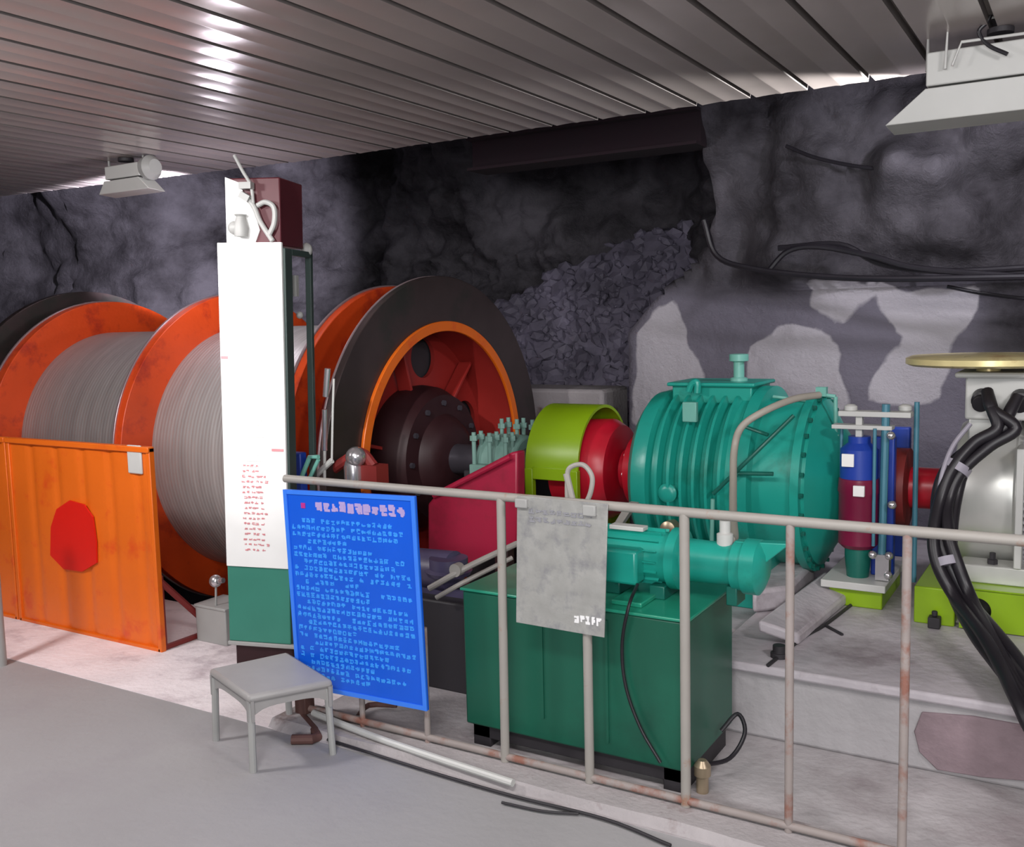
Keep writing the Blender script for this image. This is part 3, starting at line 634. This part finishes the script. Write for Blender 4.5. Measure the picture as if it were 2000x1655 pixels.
# ------------------------------------------------------------------ motor brake
mb_ = thing('drum_brake', 'small drum brake with blue and crimson thruster between gearbox and motor', 'brake', (-.92, 4.85, .31))
b = MB(); b.b2((-1.06, 4.62, .31), (-.82, 5.1, .40)); b.build('base_block', 'lime', mb_, bevel=.006)
b = MB(); b.b2((-1.09, 4.58, .40), (-.80, 5.1, .435)); b.build('base_plate', 'lgrey', mb_, bevel=.004)
tc_ = Vector((-.95, 4.72, 0))
b = MB(); b.lathe(tc_ + Vector((0, 0, .435)), (0, 0, 1), [(0, .05), (.10, .06), (.14, .06)], 24); b.build('pedestal', 'teal_d', mb_)
b = MB(); b.lathe(tc_ + Vector((0, 0, .575)), (0, 0, 1), [(0, .07), (.02, .09), (.26, .09), (.27, .095), (.33, .09), (.34, .07)], 32); b.build('thruster_cylinder', 'crimson', mb_)
b = MB(); b.lathe(tc_ + Vector((0, 0, .905)), (0, 0, 1), [(0, .085), (.14, .085), (.17, .05), (.20, .05)], 32); b.build('thruster_head', 'bblue', mb_)
b = MB(); b.b2((-1.01, 4.625, .97), (-.955, 4.64, 1.03)); b.b2((-.99, 4.62, .68), (-.93, 4.635, .71)); b.box((-.93, 4.625, .86), (.05, .02, .05)); b.each('label_plate', 'white', mb_, bevel=.002)
b = MB(); b.b2((-1.07, 4.68, 1.14), (-.80, 4.76, 1.16)); b.b2((-1.04, 4.68, 1.20), (-.72, 4.76, 1.225)); b.b2((-.965, 4.70, 1.10), (-.935, 4.74, 1.22)); b.lathe((-.99, 4.72, 1.225), (0, 0, 1), [(0, .03), (.02, .03), (.03, .015)], 16); b.lathe((-.76, 4.78, 1.225), (0, 0, 1), [(0, .03), (.02, .03), (.03, .015)], 16); b.build('lever', 'lgrey', mb_, bevel=.003)
b = MB(); b.tube([(-.84, 4.70, .42), (-.83, 4.70, 1.26)], .018, smooth=0); b.tube([(-.72, 4.85, .40), (-.72, 4.85, 1.26)], .012, smooth=0); b.tube([(-1.04, 4.76, 1.15), (-1.04, 4.76, .60)], .008, smooth=0); b.tube([(-.87, 4.66, .60), (-.87, 4.66, 1.15)], .008, smooth=0); b.each('tie_rod', 'tblue', mb_)
b = MB()
for p in [(-.87, 4.65, .56), (-.80, 4.66, .56), (-.80, 4.65, .47), (-.79, 4.66, .80), (-.80, 4.66, 1.12)]: b.ball(p, .02, 12)
b.b2((-.86, 4.66, .44), (-.80, 4.72, .56)); b.each('pivot_pin', 'steel', mb_)
b = MB(); b.lathe((-.86, YA, ZA), (1, 0, 0), [(0, .12), (.01, .19), (.09, .19), (.10, .12)], 40); b.build('brake_wheel', 'red_brown', mb_)
b = MB(); b.b2((-.90, 4.76, .435), (-.80, 4.82, 1.10)); b.b2((-.90, 5.18, .435), (-.80, 5.24, 1.10)); b.each('brake_shoe_arm', 'bblue', mb_, bevel=.008)
mc = MB(); mc.lathe((-.77, YA - .0, ZA), (1, 0, 0), [(0, .06), (0.005, .10), (.17, .10), (.175, .06), (.26, .05)], 40)
tag(mc.build('motor_coupling', 'red'), 'round red coupling on the motor shaft beside the brake', 'coupling')
MB2 = MB(); MB2.cyl((-1.0, YA, ZA), (-.86, YA, ZA), .06); tag(MB2.build('input_shaft', 'shaft'), 'dark input shaft between gearbox cone and drum brake', 'shaft')

# ------------------------------------------------------------------ motor
mo = thing('electric_motor', 'large silver grey electric motor on lime green base frame at right edge', 'motor', (-.1, YA, .31))
b = MB(); b.lathe((0, YA, ZA), (1, 0, 0), [(-.55, .10), (-.55, .25), (-.535, .325), (-.52, .335), (-.30, .335), (-.29, .345), (-.27, .345)], 80); b.build('end_shield', 'motor', mo)
b = MB(); b.lathe((0, YA, ZA), (1, 0, 0), [(-.28, .325), (.9, .325)], 64)
for k in range(-16, 17):
    a = PI + k * .085
    b.box((.31, YA + .345 * math.cos(a), ZA + .345 * math.sin(a)), (1.16, .05, .012), Matrix.Rotation(a, 3, 'X'))
b.build('finned_frame', 'motor_fin', mo)
b = MB(); b.b2((-.285, YA - .40, .57), (-.255, YA - .2, 1.09)); b.b2((-.26, YA - .40, 1.07), (.9, YA - .2, 1.09)); b.each('side_frame', 'lgrey', mo, bevel=.004)
b = MB(); b.b2((-.50, YA - .39, .49), (.9, YA - .24, .57)); b.b2((-.50, YA + .24, .49), (.9, YA + .39, .57)); b.b2((-.5, YA - .3, .49), (.9, YA + .3, .53)); b.each('foot', 'motor', mo, bevel=.006)
b = MB(); q = Vector((-.37, YA - .34, .57)); b.lathe(q, (0, 0, 1), [(0, .022), (.02, .022), (.022, .013), (.05, .013)], 6); b.build('foot_bolt', 'dark', mo)
tb = MB(); tb.b2((-.50, 4.70, 1.20), (-.10, 5.1, 1.40)); tb.b2((-.54, 4.66, 1.385), (-.06, 5.14, 1.41)); tbo = tb.build('terminal_box', 'lgrey', mo, bevel=.01)
b = MB(); b.b2((-.49, 4.76, 1.10), (-.38, 5.04, 1.20)); b.b2((-.22, 4.76, 1.10), (-.12, 5.04, 1.20)); b.each('box_riser', 'motor', mo, bevel=.006)
b = MB()
for xx in (-.43, -.28):
    b.lathe((xx, 4.70, 1.30), (0, -1, -.3), [(0, .042), (.05, .042), (.055, .034), (.09, .034)], 20)
b.each('cable_gland', 'black', mo)
yd = MB(); yd.lathe((-.42, 4.82, 1.435), (0, 0, 1), [(0, .05), (.0, .325), (.010, .345), (.034, .345), (.044, .32), (.050, .12), (.055, .05)], 64)
yd.cyl((-.42, 4.82, 1.405), (-.42, 4.82, 1.44), .05)
tag(yd.build('yellow_disc', 'yellow'), 'thin brass-yellow round disc lying on the motor terminal box', 'disc')
# lime base
mbs = mo
b = MB(); b.b2((-.665, 4.50, .31), (-.50, 5.5, .475)); b.build('base_end_block', 'lime', mbs, bevel=.006)
cc = W(1907, 1190, 4.46)
plate('base_front_plate', [(-.48, .315), (1.0, .315), (1.0, .485), (-.48, .485)], [circ(cc.x, .40, .055, 32)], .02, 'lime', mbs, 'Y', 4.50)
b = MB(); b.b2((-.48, 4.51, .47), (1.0, 5.5, .49)); b.build('base_top_plate', 'lime', mbs, bevel=.002)
b = MB(); q = W(1825, 1222, 4.46); b.box((q.x, 4.46, .335), (.05, .05, .05)); b.cyl((q.x, 4.46, .36), (q.x, 4.46, .385), .012); b.build('anchor_clamp', 'dark', mbs, bevel=.005)
# heavy cable bundle
cbn = thing('cable_bundle', 'thick black motor cable bundle drooping to the lower right', 'cable', tuple(W(1850, 1100, 4.3)))
main = [W(1965, 838, 4.52), W(1915, 868, 4.5), W(1868, 915, 4.45), W(1845, 975, 4.4), W(1840, 1040, 4.3), W(1850, 1100, 4.25), W(1880, 1170, 4.2), W(1925, 1240, 3.95), W(1965, 1300, 3.78), W(2010, 1370, 3.58), W(2060, 1450, 3.5), Vector((.15, 3.45, .06)), Vector((.5, 3.45, .055)), Vector((1.4, 3.5, .055))]
for k, (dx, dy) in enumerate(((0, 0), (.028, -.02), (-.026, .01), (.002, .035), (.03, .03), (-.02, -.035))):
    b = MB(); st_ = [W(1928, 765, 4.60), W(1938, 800, 4.52)] if k % 2 else [W(1988, 775, 4.60), W(1968, 815, 4.54)]
    b.tube(st_ + [p + Vector((dx + .012 * math.sin(i * 1.3 + k), dy, .01 * math.cos(i + k))) for i, p in enumerate(main)], .025, n=12); b.build('cable', 'black', cbn)
b = MB()
for (i, r) in ((2, .058), (5, .058)):
    d = (main[i + 1] - main[i - 1]).normalized(); b.lathe(main[i] - d * .02, d, [(0, r), (.035, r)], 20)
b.each('tape_wrap', 'cable_grey', cbn)
b = MB(); b.tube([W(1895, 828, 4.5), W(1862, 870, 4.45), W(1842, 920, 4.4), W(1832, 975, 4.38)], .010); b.build('grey_lead', 'cable_grey', cbn)

# ------------------------------------------------------------------ railing
RY = 2.972
rl = thing('guard_railing', 'cream-painted tubular steel railing in front of the machines', 'railing', (-1.5, RY, 0))
b = MB(); b.tube([(-2.92, RY, 1.045), (.9, RY, 1.045)], .0165, n=14, smooth=0); b.build('top_rail', 'rail', rl)
b = MB(); b.tube([(-2.90, RY, .055), (.9, RY, .055)], .014, n=12, smooth=0); b.build('bottom_rail', 'rail_rust', rl)
k = 0
for xx in (-1.862, -1.508, -1.146, -.80, -.46, -.11, .24):
    b = MB(); b.tube([(xx, RY, .036), (xx + (.01 if xx < -1.6 else 0), RY, 1.04)], .017 if xx < -1.0 else .0135, n=12, smooth=0); b.build('post', 'rail' if xx < -1.0 else 'rail_rust', rl)
for xx in (-2.55, -2.22): b = MB(); b.tube([(xx, RY, .0), (xx, RY, .50)], .012, smooth=0); b.build('post', 'rail_rust', rl)
b = MB(); b.b2((-2.90, RY - .03, 0), (-2.84, RY + .03, .19)); b.build('end_foot', 'rust', rl, bevel=.004)
bp2 = MB(); bp2.tube([G(612, 1393, .06), G(760, 1450, .05), G(1002, 1530, .045)], .014, smooth=4)
tag(bp2.build('loose_pipe', 'lgrey'), 'loose pale pipe lying at the foot of the railing beside the stool', 'pipe')
bx = MB(); bx.tube([G(1310, 1652, .012), G(1180, 1600, .012), G(1000, 1555, .012), G(830, 1505, .012), G(640, 1445, .012)], .006); bx.tube([G(980, 1568, .01), G(1060, 1585, .01), G(1130, 1590, .01)], .005)
tag(bx.build('floor_cable', 'dark'), 'thin dark cable along the kerb edge on the floor', 'cable')
rd = MB(); rd.tube([G(700, 1400, .03), G(720, 1378, .03), G(775, 1378, .03)], .012, smooth=3); rd.tube([G(590, 1400, .02), G(620, 1440, .02), G(570, 1445, .02)], .02, smooth=3)
tag(rd.build('scrap_iron', 'rust'), 'dark rusty scrap iron under the blue notice near the stool', 'scrap')
lp = MB(); lp.tube([W(1108, 975, 3.0), W(1108, 940, 3.0), W(1112, 915, 3.0), W(1138, 908, 3.0), W(1156, 930, 3.0), W(1154, 960, 3.0), W(1144, 985, 3.0)], .009)
lp.tube([W(1106, 925, 3.0), W(1118, 975, 3.0)], .012, smooth=0)
tag(lp.build('wire_loop', 'rail'), 'white bent loop standing on the rail above the silver sheet', 'loop')

# glyph-like lettering (illegible at this distance in the photograph)
def glyph(b, O, ux, uz, w, h, t, nrm, dens=5):
    for s_ in range(dens):
        if random.random() < .58:
            z = random.uniform(.05, .95) * h; a0 = random.uniform(0, .3) * w; a1 = random.uniform(.65, 1) * w
            c = O + ux * ((a0 + a1) / 2) + uz * z; hw, hh = (a1 - a0) / 2, t / 2
        else:
            xx = random.uniform(.1, .9) * w; a0 = random.uniform(0, .3) * h; a1 = random.uniform(.6, 1) * h
            c = O + ux * xx + uz * ((a0 + a1) / 2); hw, hh = t / 2, (a1 - a0) / 2
        k = [c - ux * hw - uz * hh, c + ux * hw - uz * hh, c + ux * hw + uz * hh, c - ux * hw + uz * hh]
        b.prism([q - nrm * .001 for q in k], nrm * random.uniform(.0016, .0032))

# blue notice board tied to the railing
BY = 2.935; BX0, BX1, BZ0, BZ1 = -2.865, -2.185, .175, 1.018
BS = bs = thing('blue_notice', 'blue metal notice board with pale lettering hung on the railing', 'sign', ((BX0 + BX1) / 2, BY, BZ0))
MB().b2((BX0, BY - .006, BZ0), (BX1, BY + .006, BZ1)).build('panel', 'blue', bs, bevel=.002)
b = MB(); w = .018
b.b2((BX0, BY - .011, BZ0), (BX0 + w, BY - .005, BZ1)); b.b2((BX1 - w, BY - .011, BZ0), (BX1, BY - .005, BZ1)); b.b2((BX0 + w, BY - .010, BZ1 - w), (BX1 - w, BY - .005, BZ1)); b.b2((BX0 + w, BY - .010, BZ0), (BX1 - w, BY - .005, BZ0 + w)); b.build('border', 'blue_edge', bs)
ux, uz, nr = Vector((1, 0, 0)), Vector((0, 0, 1)), Vector((0, -1, 0))
b = MB()
for i in range(11): glyph(b, Vector((BX0 + .17 + i * .042, BY - .006, BZ1 - .085)), ux, uz, .038, .044, .010, nr, 9)
b.build('heading', 'pink_text', bs, smooth=False)
b = MB(); b.box((BX0 + .105, BY - .007, BZ1 - .063), (.022, .003, .022)); b.build('red_mark', 'red_text', bs)
b = MB(); rowz = BZ1 - .135; lens = [12, 16, 15, 3, 10, 17, 12, 17, 17, 5, 17, 9, 14, 17, 17, 17, 6, 14, 17, 12, 16, 7, 15, 9, 12, 8]
ri_ = 0
while rowz > BZ0 + .04:
    n_ = lens[ri_ % len(lens)] + 6; ind = .09 if ri_ % 3 == 0 else .035
    for i in range(n_):
        xx = BX0 + ind + i * .0265
        if xx > BX1 - .055: break
        if random.random() < .08: continue
        glyph(b, Vector((xx, BY - .006, rowz)), ux, uz, .022, .020, .0045, nr, 6)
    rowz -= .0285; ri_ += 1
b.build('lettering', 'blue_text', bs, smooth=False)

bs.rotation_euler = (0, math.radians(-1.7), 0)
# silver sheet
ss = thing('silver_notice', 'worn silver notice sheet hanging from the rail centre', 'sign', (-1.6, 2.945, .62))
q = [W(1010, 968, 2.945), W(1187, 985, 2.945), W(1180, 1246, 2.945), W(1008, 1216, 2.945)]
MB().prism([Vector((p.x, 2.945, p.z)) for p in q], (0, .006, 0)).build('sheet', 'sheet', ss, bevel=.001)
b = MB(); zt = 1.0
for r_i in range(2):
    for i in range(9): glyph(b, Vector((-1.72 + i * .028, 2.944, 1.0 - r_i * .03)), ux, uz, .026, .018, .005, nr, 5)
b.build('printed_lines', 'sheet_print', ss, smooth=False)
b = MB()
for i in range(5): glyph(b, Vector((-1.545 + i * .022, 2.944, .625)), ux, uz, .02, .03, .006, nr, 5)
b.build('white_marks', 'sheet_white', ss, smooth=False)
b = MB(); b.box((-1.745, 2.94, 1.035), (.05, .02, .035)); b.box((-1.475, 2.94, 1.03), (.05, .02, .04)); b.each('tape', 'grey', ss, bevel=.005)

# ------------------------------------------------------------------ depth indicator with white board
di = thing('depth_indicator', 'tall white board stand with green foot and red box on top', 'indicator', (-3.455, 3.30, 0), (0, math.radians(1.6), math.radians(20)))
def L(mbd, name, m, bevel=0, **k): return mbd.build(name, m, di, bevel=bevel, world=False, **k)
b = MB(); b.b2((-.165, -.02, .53), (.155, 0, 2.075)); L(b, 'white_board', 'white', .003)
b = MB(); b.b2((-.165, -.012, .155), (.155, .0, .53)); L(b, 'green_panel', 'pgreen', .004)
b = MB(); b.b2((-.16, 0, .15), (.165, .08, 2.05)); L(b, 'cabinet', 'pdark', .004)
b = MB(); b.b2((-.14, .0, 0), (.16, .30, .14)); L(b, 'base', 'hub', .01)
b = MB(); b.b2((-.17, -.02, .135), (.18, .34, .155)); L(b, 'base_shelf', 'grey', .004)
b = MB(); b.b2((.135, .30, .15), (.165, .33, 2.05)); b.b2((.145, .08, 2.02), (.165, .33, 2.05)); b.b2((-.16, .30, .15), (-.13, .33, 2.05)); L(b, 'rear_frame', 'pdark', .003)
b = MB(); b.b2((-.115, -.01, 2.06), (.15, .25, 2.37)); rb = L(b, 'top_box', 'boxred', .006)
b = MB(); b.box((.14, .17, 1.88), (.02, .03, .10)); L(b, 'limit_switch', 'grey')
b = MB(); b.ball((.145, .20, 1.74), .018, 12); L(b, 'knob', 'grey')
b = MB(); b.ball((.145, .30, 2.06), .03, 12, (1, 1, 1.2)); L(b, 'pulley', 'grey')
b = MB(); x_ = -.06
z = 1.95
O = lambda xx, zz: Vector((xx, -.02, zz))
for i in range(2): glyph(b, O(-.03 + i * .05, 1.965), ux, uz, .025, .035, .006, nr, 5)
z = 1.55
while z > 1.0:
    glyph(b, O(-.07, z), ux, uz, .13, .008, .0035, nr, 2); z -= .028
L(b, 'grey_scale_marks', 'board_grey', smooth=False)
b = MB(); z = 1.02
while z > .60:
    n_ = random.randint(4, 6)
    for i in range(n_): glyph(b, O(-.075 + random.uniform(0, .012) + i * .022, z), ux, uz, .019, .011, .0035, nr, 4)
    z -= .0255
L(b, 'red_scale_marks', 'board_red', smooth=False)
for q_, z_, w_ in ((.115, 1.105, .06), (-.143, 1.54, .035)):
    b = MB(); b.box((q_, -.021, z_), (w_, .004, .012)); L(b, 'pointer', 'board_red')
b = MB(); b.prism([Vector((-.117, -.018, 2.06)), Vector((.02, -.018, 2.06)), Vector((.05, -.018, 2.13)), Vector((.03, -.018, 2.20)), Vector((-.02, -.018, 2.29)), Vector((-.05, -.018, 2.35)), Vector((-.117, -.018, 2.375))], (0, .01, 0)); L(b, 'lit_patch', 'white', .002)  # white polygon in the shape of the light falling on the red box
# conduit and fittings on the red box
cd_ = MB(); cd_.tube([(-.06, -.03, 2.47), (-.02, -.035, 2.40), (.02, -.035, 2.33), (.03, -.035, 2.25)], .008); cd_.tube([(-.02, -.035, 2.29), (.03, -.035, 2.24), (.06, -.035, 2.17), (.12, -.035, 2.08)], .012)
cd_.tube([(.05, -.035, 2.24), (.09, -.035, 2.255), (.13, -.035, 2.23), (.13, -.035, 2.16), (.10, -.035, 2.10)], .012); cd_.box((-.0, -.04, 2.33), (.06, .04, .03)); cd_.box((-.005, -.04, 2.28), (.05, .04, .03), Matrix.Rotation(.5, 3, 'Y'))
L(cd_, 'grey_conduit', 'grey')
b = MB(); b.ball((-.06, -.045, 2.14), .032, 16); b.lathe((-.03, -.045, 2.14), (0, 0, 1), [(-.04, .03), (.0, .035), (.05, .02), (.06, .03)], 16); L(b, 'signal_bell', 'grey')

# small things by its foot
gx_ = thing('grey_box', 'small grey metal box on the floor left of the white board stand', 'box', tuple(G(410, 1262, 0)))
q = G(415, 1258, 0); b = MB(); b.b2((q.x - .12, q.y, 0), (q.x + .11, q.y + .2, .20)); b.build('case', 'grey', gx_, bevel=.006)
b = MB(); b.b2((q.x - .125, q.y - .005, .19), (q.x + .115, q.y + .205, .205)); b.build('lid', 'grey', gx_, bevel=.004)
ck = thing('chrome_valve', 'small chrome ball valve on thin stem beside the green foot', 'valve', tuple(G(428, 1245, 0)))
q = G(428, 1256, 0); b = MB(); hz = W(432, 1137, q.y).z; b.tube([q, q + Vector((-.01, 0, .15)), q + Vector((0, 0, hz - .03))], .006); b.build('stem', 'grey', ck)
b = MB(); b.ball((q.x, q.y, hz), .034, 20); b.cyl((q.x, q.y, hz), (q.x + .06, q.y, hz + .01), .014); b.build('ball', 'steel', ck)
jb = MB(); q = G(452, 1238, 0) ; q = Vector((q.x - .0, q.y + .30, 0)); jb.lathe(q, (0, 0, 1), [(0, .05), (.0, .055), (.20, .055), (.25, .03), (.29, .03)], 24)
tag(jb.build('white_jug', 'white'), 'white plastic jug half hidden behind the green foot', 'jug')

# ------------------------------------------------------------------ orange guard screens
def screen(name, label, x0, x1, stain):
    t = thing(name, label, 'guard', ((x0 + x1) / 2, 3.27, 0), group=None)
    nx = 60; nz = 24; vs = []; 
    for j in range(nz + 1):
        for i in range(nx + 1):
            x = x0 + (x1 - x0) * i / nx; z = .01 + 1.06 * j / nz
            dy = .010 * math.exp(-((x % .23) - .11) ** 2 / .0006) + .008 * noise.noise(Vector((x * 2, z * 2, 0)))
            vs.append((x, 3.275 + dy, z))
    k = len(vs); vs += [(v[0], v[1] + .006, v[2]) for v in vs]
    w_ = nx + 1; fs = []
    for j in range(nz):
        for i in range(nx):
            a_ = j * w_ + i; fs += [(a_, a_ + 1, a_ + w_ + 1, a_ + w_), (k + a_, k + a_ + w_, k + a_ + w_ + 1, k + a_ + 1)]
    MB().add(vs, fs).build('sheet', 'orange', t)
    b = MB(); b.b2((x0 - .01, 3.255, 1.055), (x1 + .01, 3.295, 1.085)); b.b2((x0 - .01, 3.262, 0), (x0 + .018, 3.295, 1.08)); b.b2((x1 - .018, 3.262, 0), (x1 + .01, 3.295, 1.08)); b.b2((x0, 3.262, 0), (x1, 3.295, .02)); b.build('frame', 'orange', t, bevel=.004)
    for xx in (x1 - .01,):
        b = MB(); b.tube([(xx, 3.29, .38), (xx + .0, 3.62, .03)], .018, n=8, smooth=0); b.tube([(xx, 3.29, .015), (xx, 3.64, .015)], .016, n=8, smooth=0); b.tube([(xx, 3.30, .02), (xx, 3.30, .40)], .014, n=8, smooth=0); b.each('brace', 'red_brown', t)
    return t
t1 = screen('guard_screen', 'big orange steel guard screen with red repainted patch', -5.385, -4.155, True)
screen('guard_screen', 'orange guard screen cut by the left picture edge', -6.75, -5.415, False)
# hand-painted red shield patch, lying on the sheet
pp = [(98, 1085), (99, 1030), (110, 995), (135, 978), (163, 986), (180, 1010), (187, 1060), (188, 1100), (160, 1117), (124, 1112)]
b = MB(); b.prism([Vector((W(x, y, 3.262).x, 3.262, W(x, y, 3.262).z)) for x, y in pp], (0, .010, 0)); b.build('red_patch', 'stain', t1, smooth=False)
b = MB(); q = W(262, 898, 3.262); b.b2((q.x - .055, 3.26, q.z - .075), (q.x + .055, 3.274, q.z + .075)); lb_ = b.build('label_card', 'lgrey', t1, bevel=.01); lb_['label'] = 'small pale card'
b = MB(); q = G(2, 1300, 0); b.tube([(q.x, q.y, 0), (q.x, q.y, .95)], .03, n=12, smooth=0)
tag(b.build('grey_post', 'grey'), 'grey steel post at the left picture edge before the orange screens', 'post')

# ------------------------------------------------------------------ stool
SH = .27
sc_ = [G(408, 1322, SH), G(485, 1378, SH), G(652, 1345, SH), G(562, 1288, SH)]
so = thing('low_stool', 'low grey stool with worn top beside the railing end', 'stool', tuple(sum(sc_, Vector()) / 4 * Vector((1, 1, 0)) if False else (sum((p.x for p in sc_)) / 4, sum((p.y for p in sc_)) / 4, 0)))
b = MB(); b.prism(sc_, (0, 0, .035)); b.build('seat', 'stool', so, bevel=.015)
cen = sum(sc_, Vector()) / 4
b = MB()
for i in range(4):
    p = sc_[i]; q = sc_[(i + 1) % 4]; d = (q - p); L_ = d.length; d.normalize(); nrm_ = (cen - (p + q) / 2); nrm_.z = 0; nrm_.normalize()
    p2 = p + nrm_ * .01; q2 = q + nrm_ * .01; pts = []
    for k in range(13):
        t = k / 12; dep = .022 + .05 * (abs(2 * t - 1) ** 4); pts.append(p2.lerp(q2, t) - Vector((0, 0, dep)))
    b.prism([p2 + Vector((0, 0, .01))] + pts + [q2 + Vector((0, 0, .01))], nrm_ * .012)
b.build('apron', 'stool', so)
for p in sc_:
    q = p + (cen - p) * .10; g_ = p + (cen - p) * .06; b = MB(); b.tube([(q.x, q.y, SH), (g_.x, g_.y, 0)], .014, smooth=0); b.build('leg', 'grey', so)

# ------------------------------------------------------------------ flood lamps on the ceiling edge
def flood(name, label, px, py, Y, s):
    c = W(px, py, Y); t = thing(name, label, 'lamp', tuple(c))
    w = .18 * s; hgt = .09 * s
    b = MB(); b.prism([c + Vector((-w * 1.0, 0, hgt)), c + Vector((w * .9, 0, hgt)), c + Vector((w * 1.0, 0, 0)), c + Vector((-w * 1.0, 0, 0))], (0, .10 * s, 0)); b.build('housing', 'lgrey', t, bevel=.006)
    b = MB(); b.prism([c + Vector((-w * 1.0, -.01, -.01)), c + Vector((w * 1.0, -.01, -.01)), c + Vector((w * 1.35, .02, -hgt * 1.0)), c + Vector((-w * 1.6, .02, -hgt * 1.0))], (0, .14 * s, -.01)); b.build('reflector', 'lgrey', t, bevel=.004)
    b = MB(); b.tube([c + Vector((-w, .04, hgt * .5)), c + Vector((-w, .04, hgt * 2.0)), c + Vector((w, .04, hgt * 2.0)), c + Vector((w, .04, hgt * .5))], .009, smooth=0); b.build('yoke', 'grey', t)
    top = ZC
    b = MB(); b.tube([c + Vector((0, .04, hgt * 2.0)), Vector((c.x, c.y + .04, top))], .012, smooth=0); b.lathe((c.x, c.y + .04, top), (0, 0, -1), [(0, .05), (.02, .05)], 16); b.build('stem', 'dark', t)
    return t, c
f1, c1 = flood('flood_lamp', 'grey flood lamp hanging from the ceiling edge at far left', 238, 347, 4.25, .95)
b = MB(); b.lathe(c1 + Vector((.17, .06, .05)), (1, 0, 0), [(0, .07), (.05, .08), (.09, .05)], 20); b.build('ballast', 'grey', f1)
f2, c2 = flood('flood_lamp', 'large pale flood lamp in wire frame hanging at upper right corner', 1950, 150, 4.45, 1.5)
b = MB(); q = [W(1846, 135, 4.42), W(1852, 45, 4.42), W(2040, 20, 4.42)]; b.tube(q, .007, smooth=0); b.tube([W(1860, 128, 4.40), W(1878, 82, 4.40), W(2040, 60, 4.40)], .006, smooth=0); b.each('wire_frame', 'lgrey', f2)
b = MB(); b.tube([W(1945, 0, 4.4), W(1930, 40, 4.4), W(1912, 62, 4.4), W(1930, 88, 4.4), W(1968, 106, 4.4)], .008); b.build('supply_cable', 'black', f2)

# ------------------------------------------------------------------ cables on the rock
ca = thing('wall_cables', 'black cables draped across the rock at upper right', 'cable', tuple(W(1700, 530, 6.3)))
for k, pts in enumerate(([(1375, 430), (1400, 500), (1470, 525), (1600, 540), (1750, 545), (2060, 540)], [(1500, 530), (1540, 490), (1600, 482), (1700, 500), (1800, 525), (2060, 545)], [(1520, 485), (1640, 478), (1720, 515), (1850, 530), (2060, 520)], [(1535, 285), (1600, 310), (1700, 328), (1780, 325)], [(1850, 560), (1930, 575), (2060, 590)])):
    b = MB(); b.tube([W(x, y, 6.0 + .05 * k) for x, y in pts], .018 if k < 3 else .011, n=8); b.build('cable', 'black', ca)
hb2 = MB(); hb2.tube([W(487, 330, 4.6), W(505, 352, 4.4), W(520, 372, 4.2)], .008)
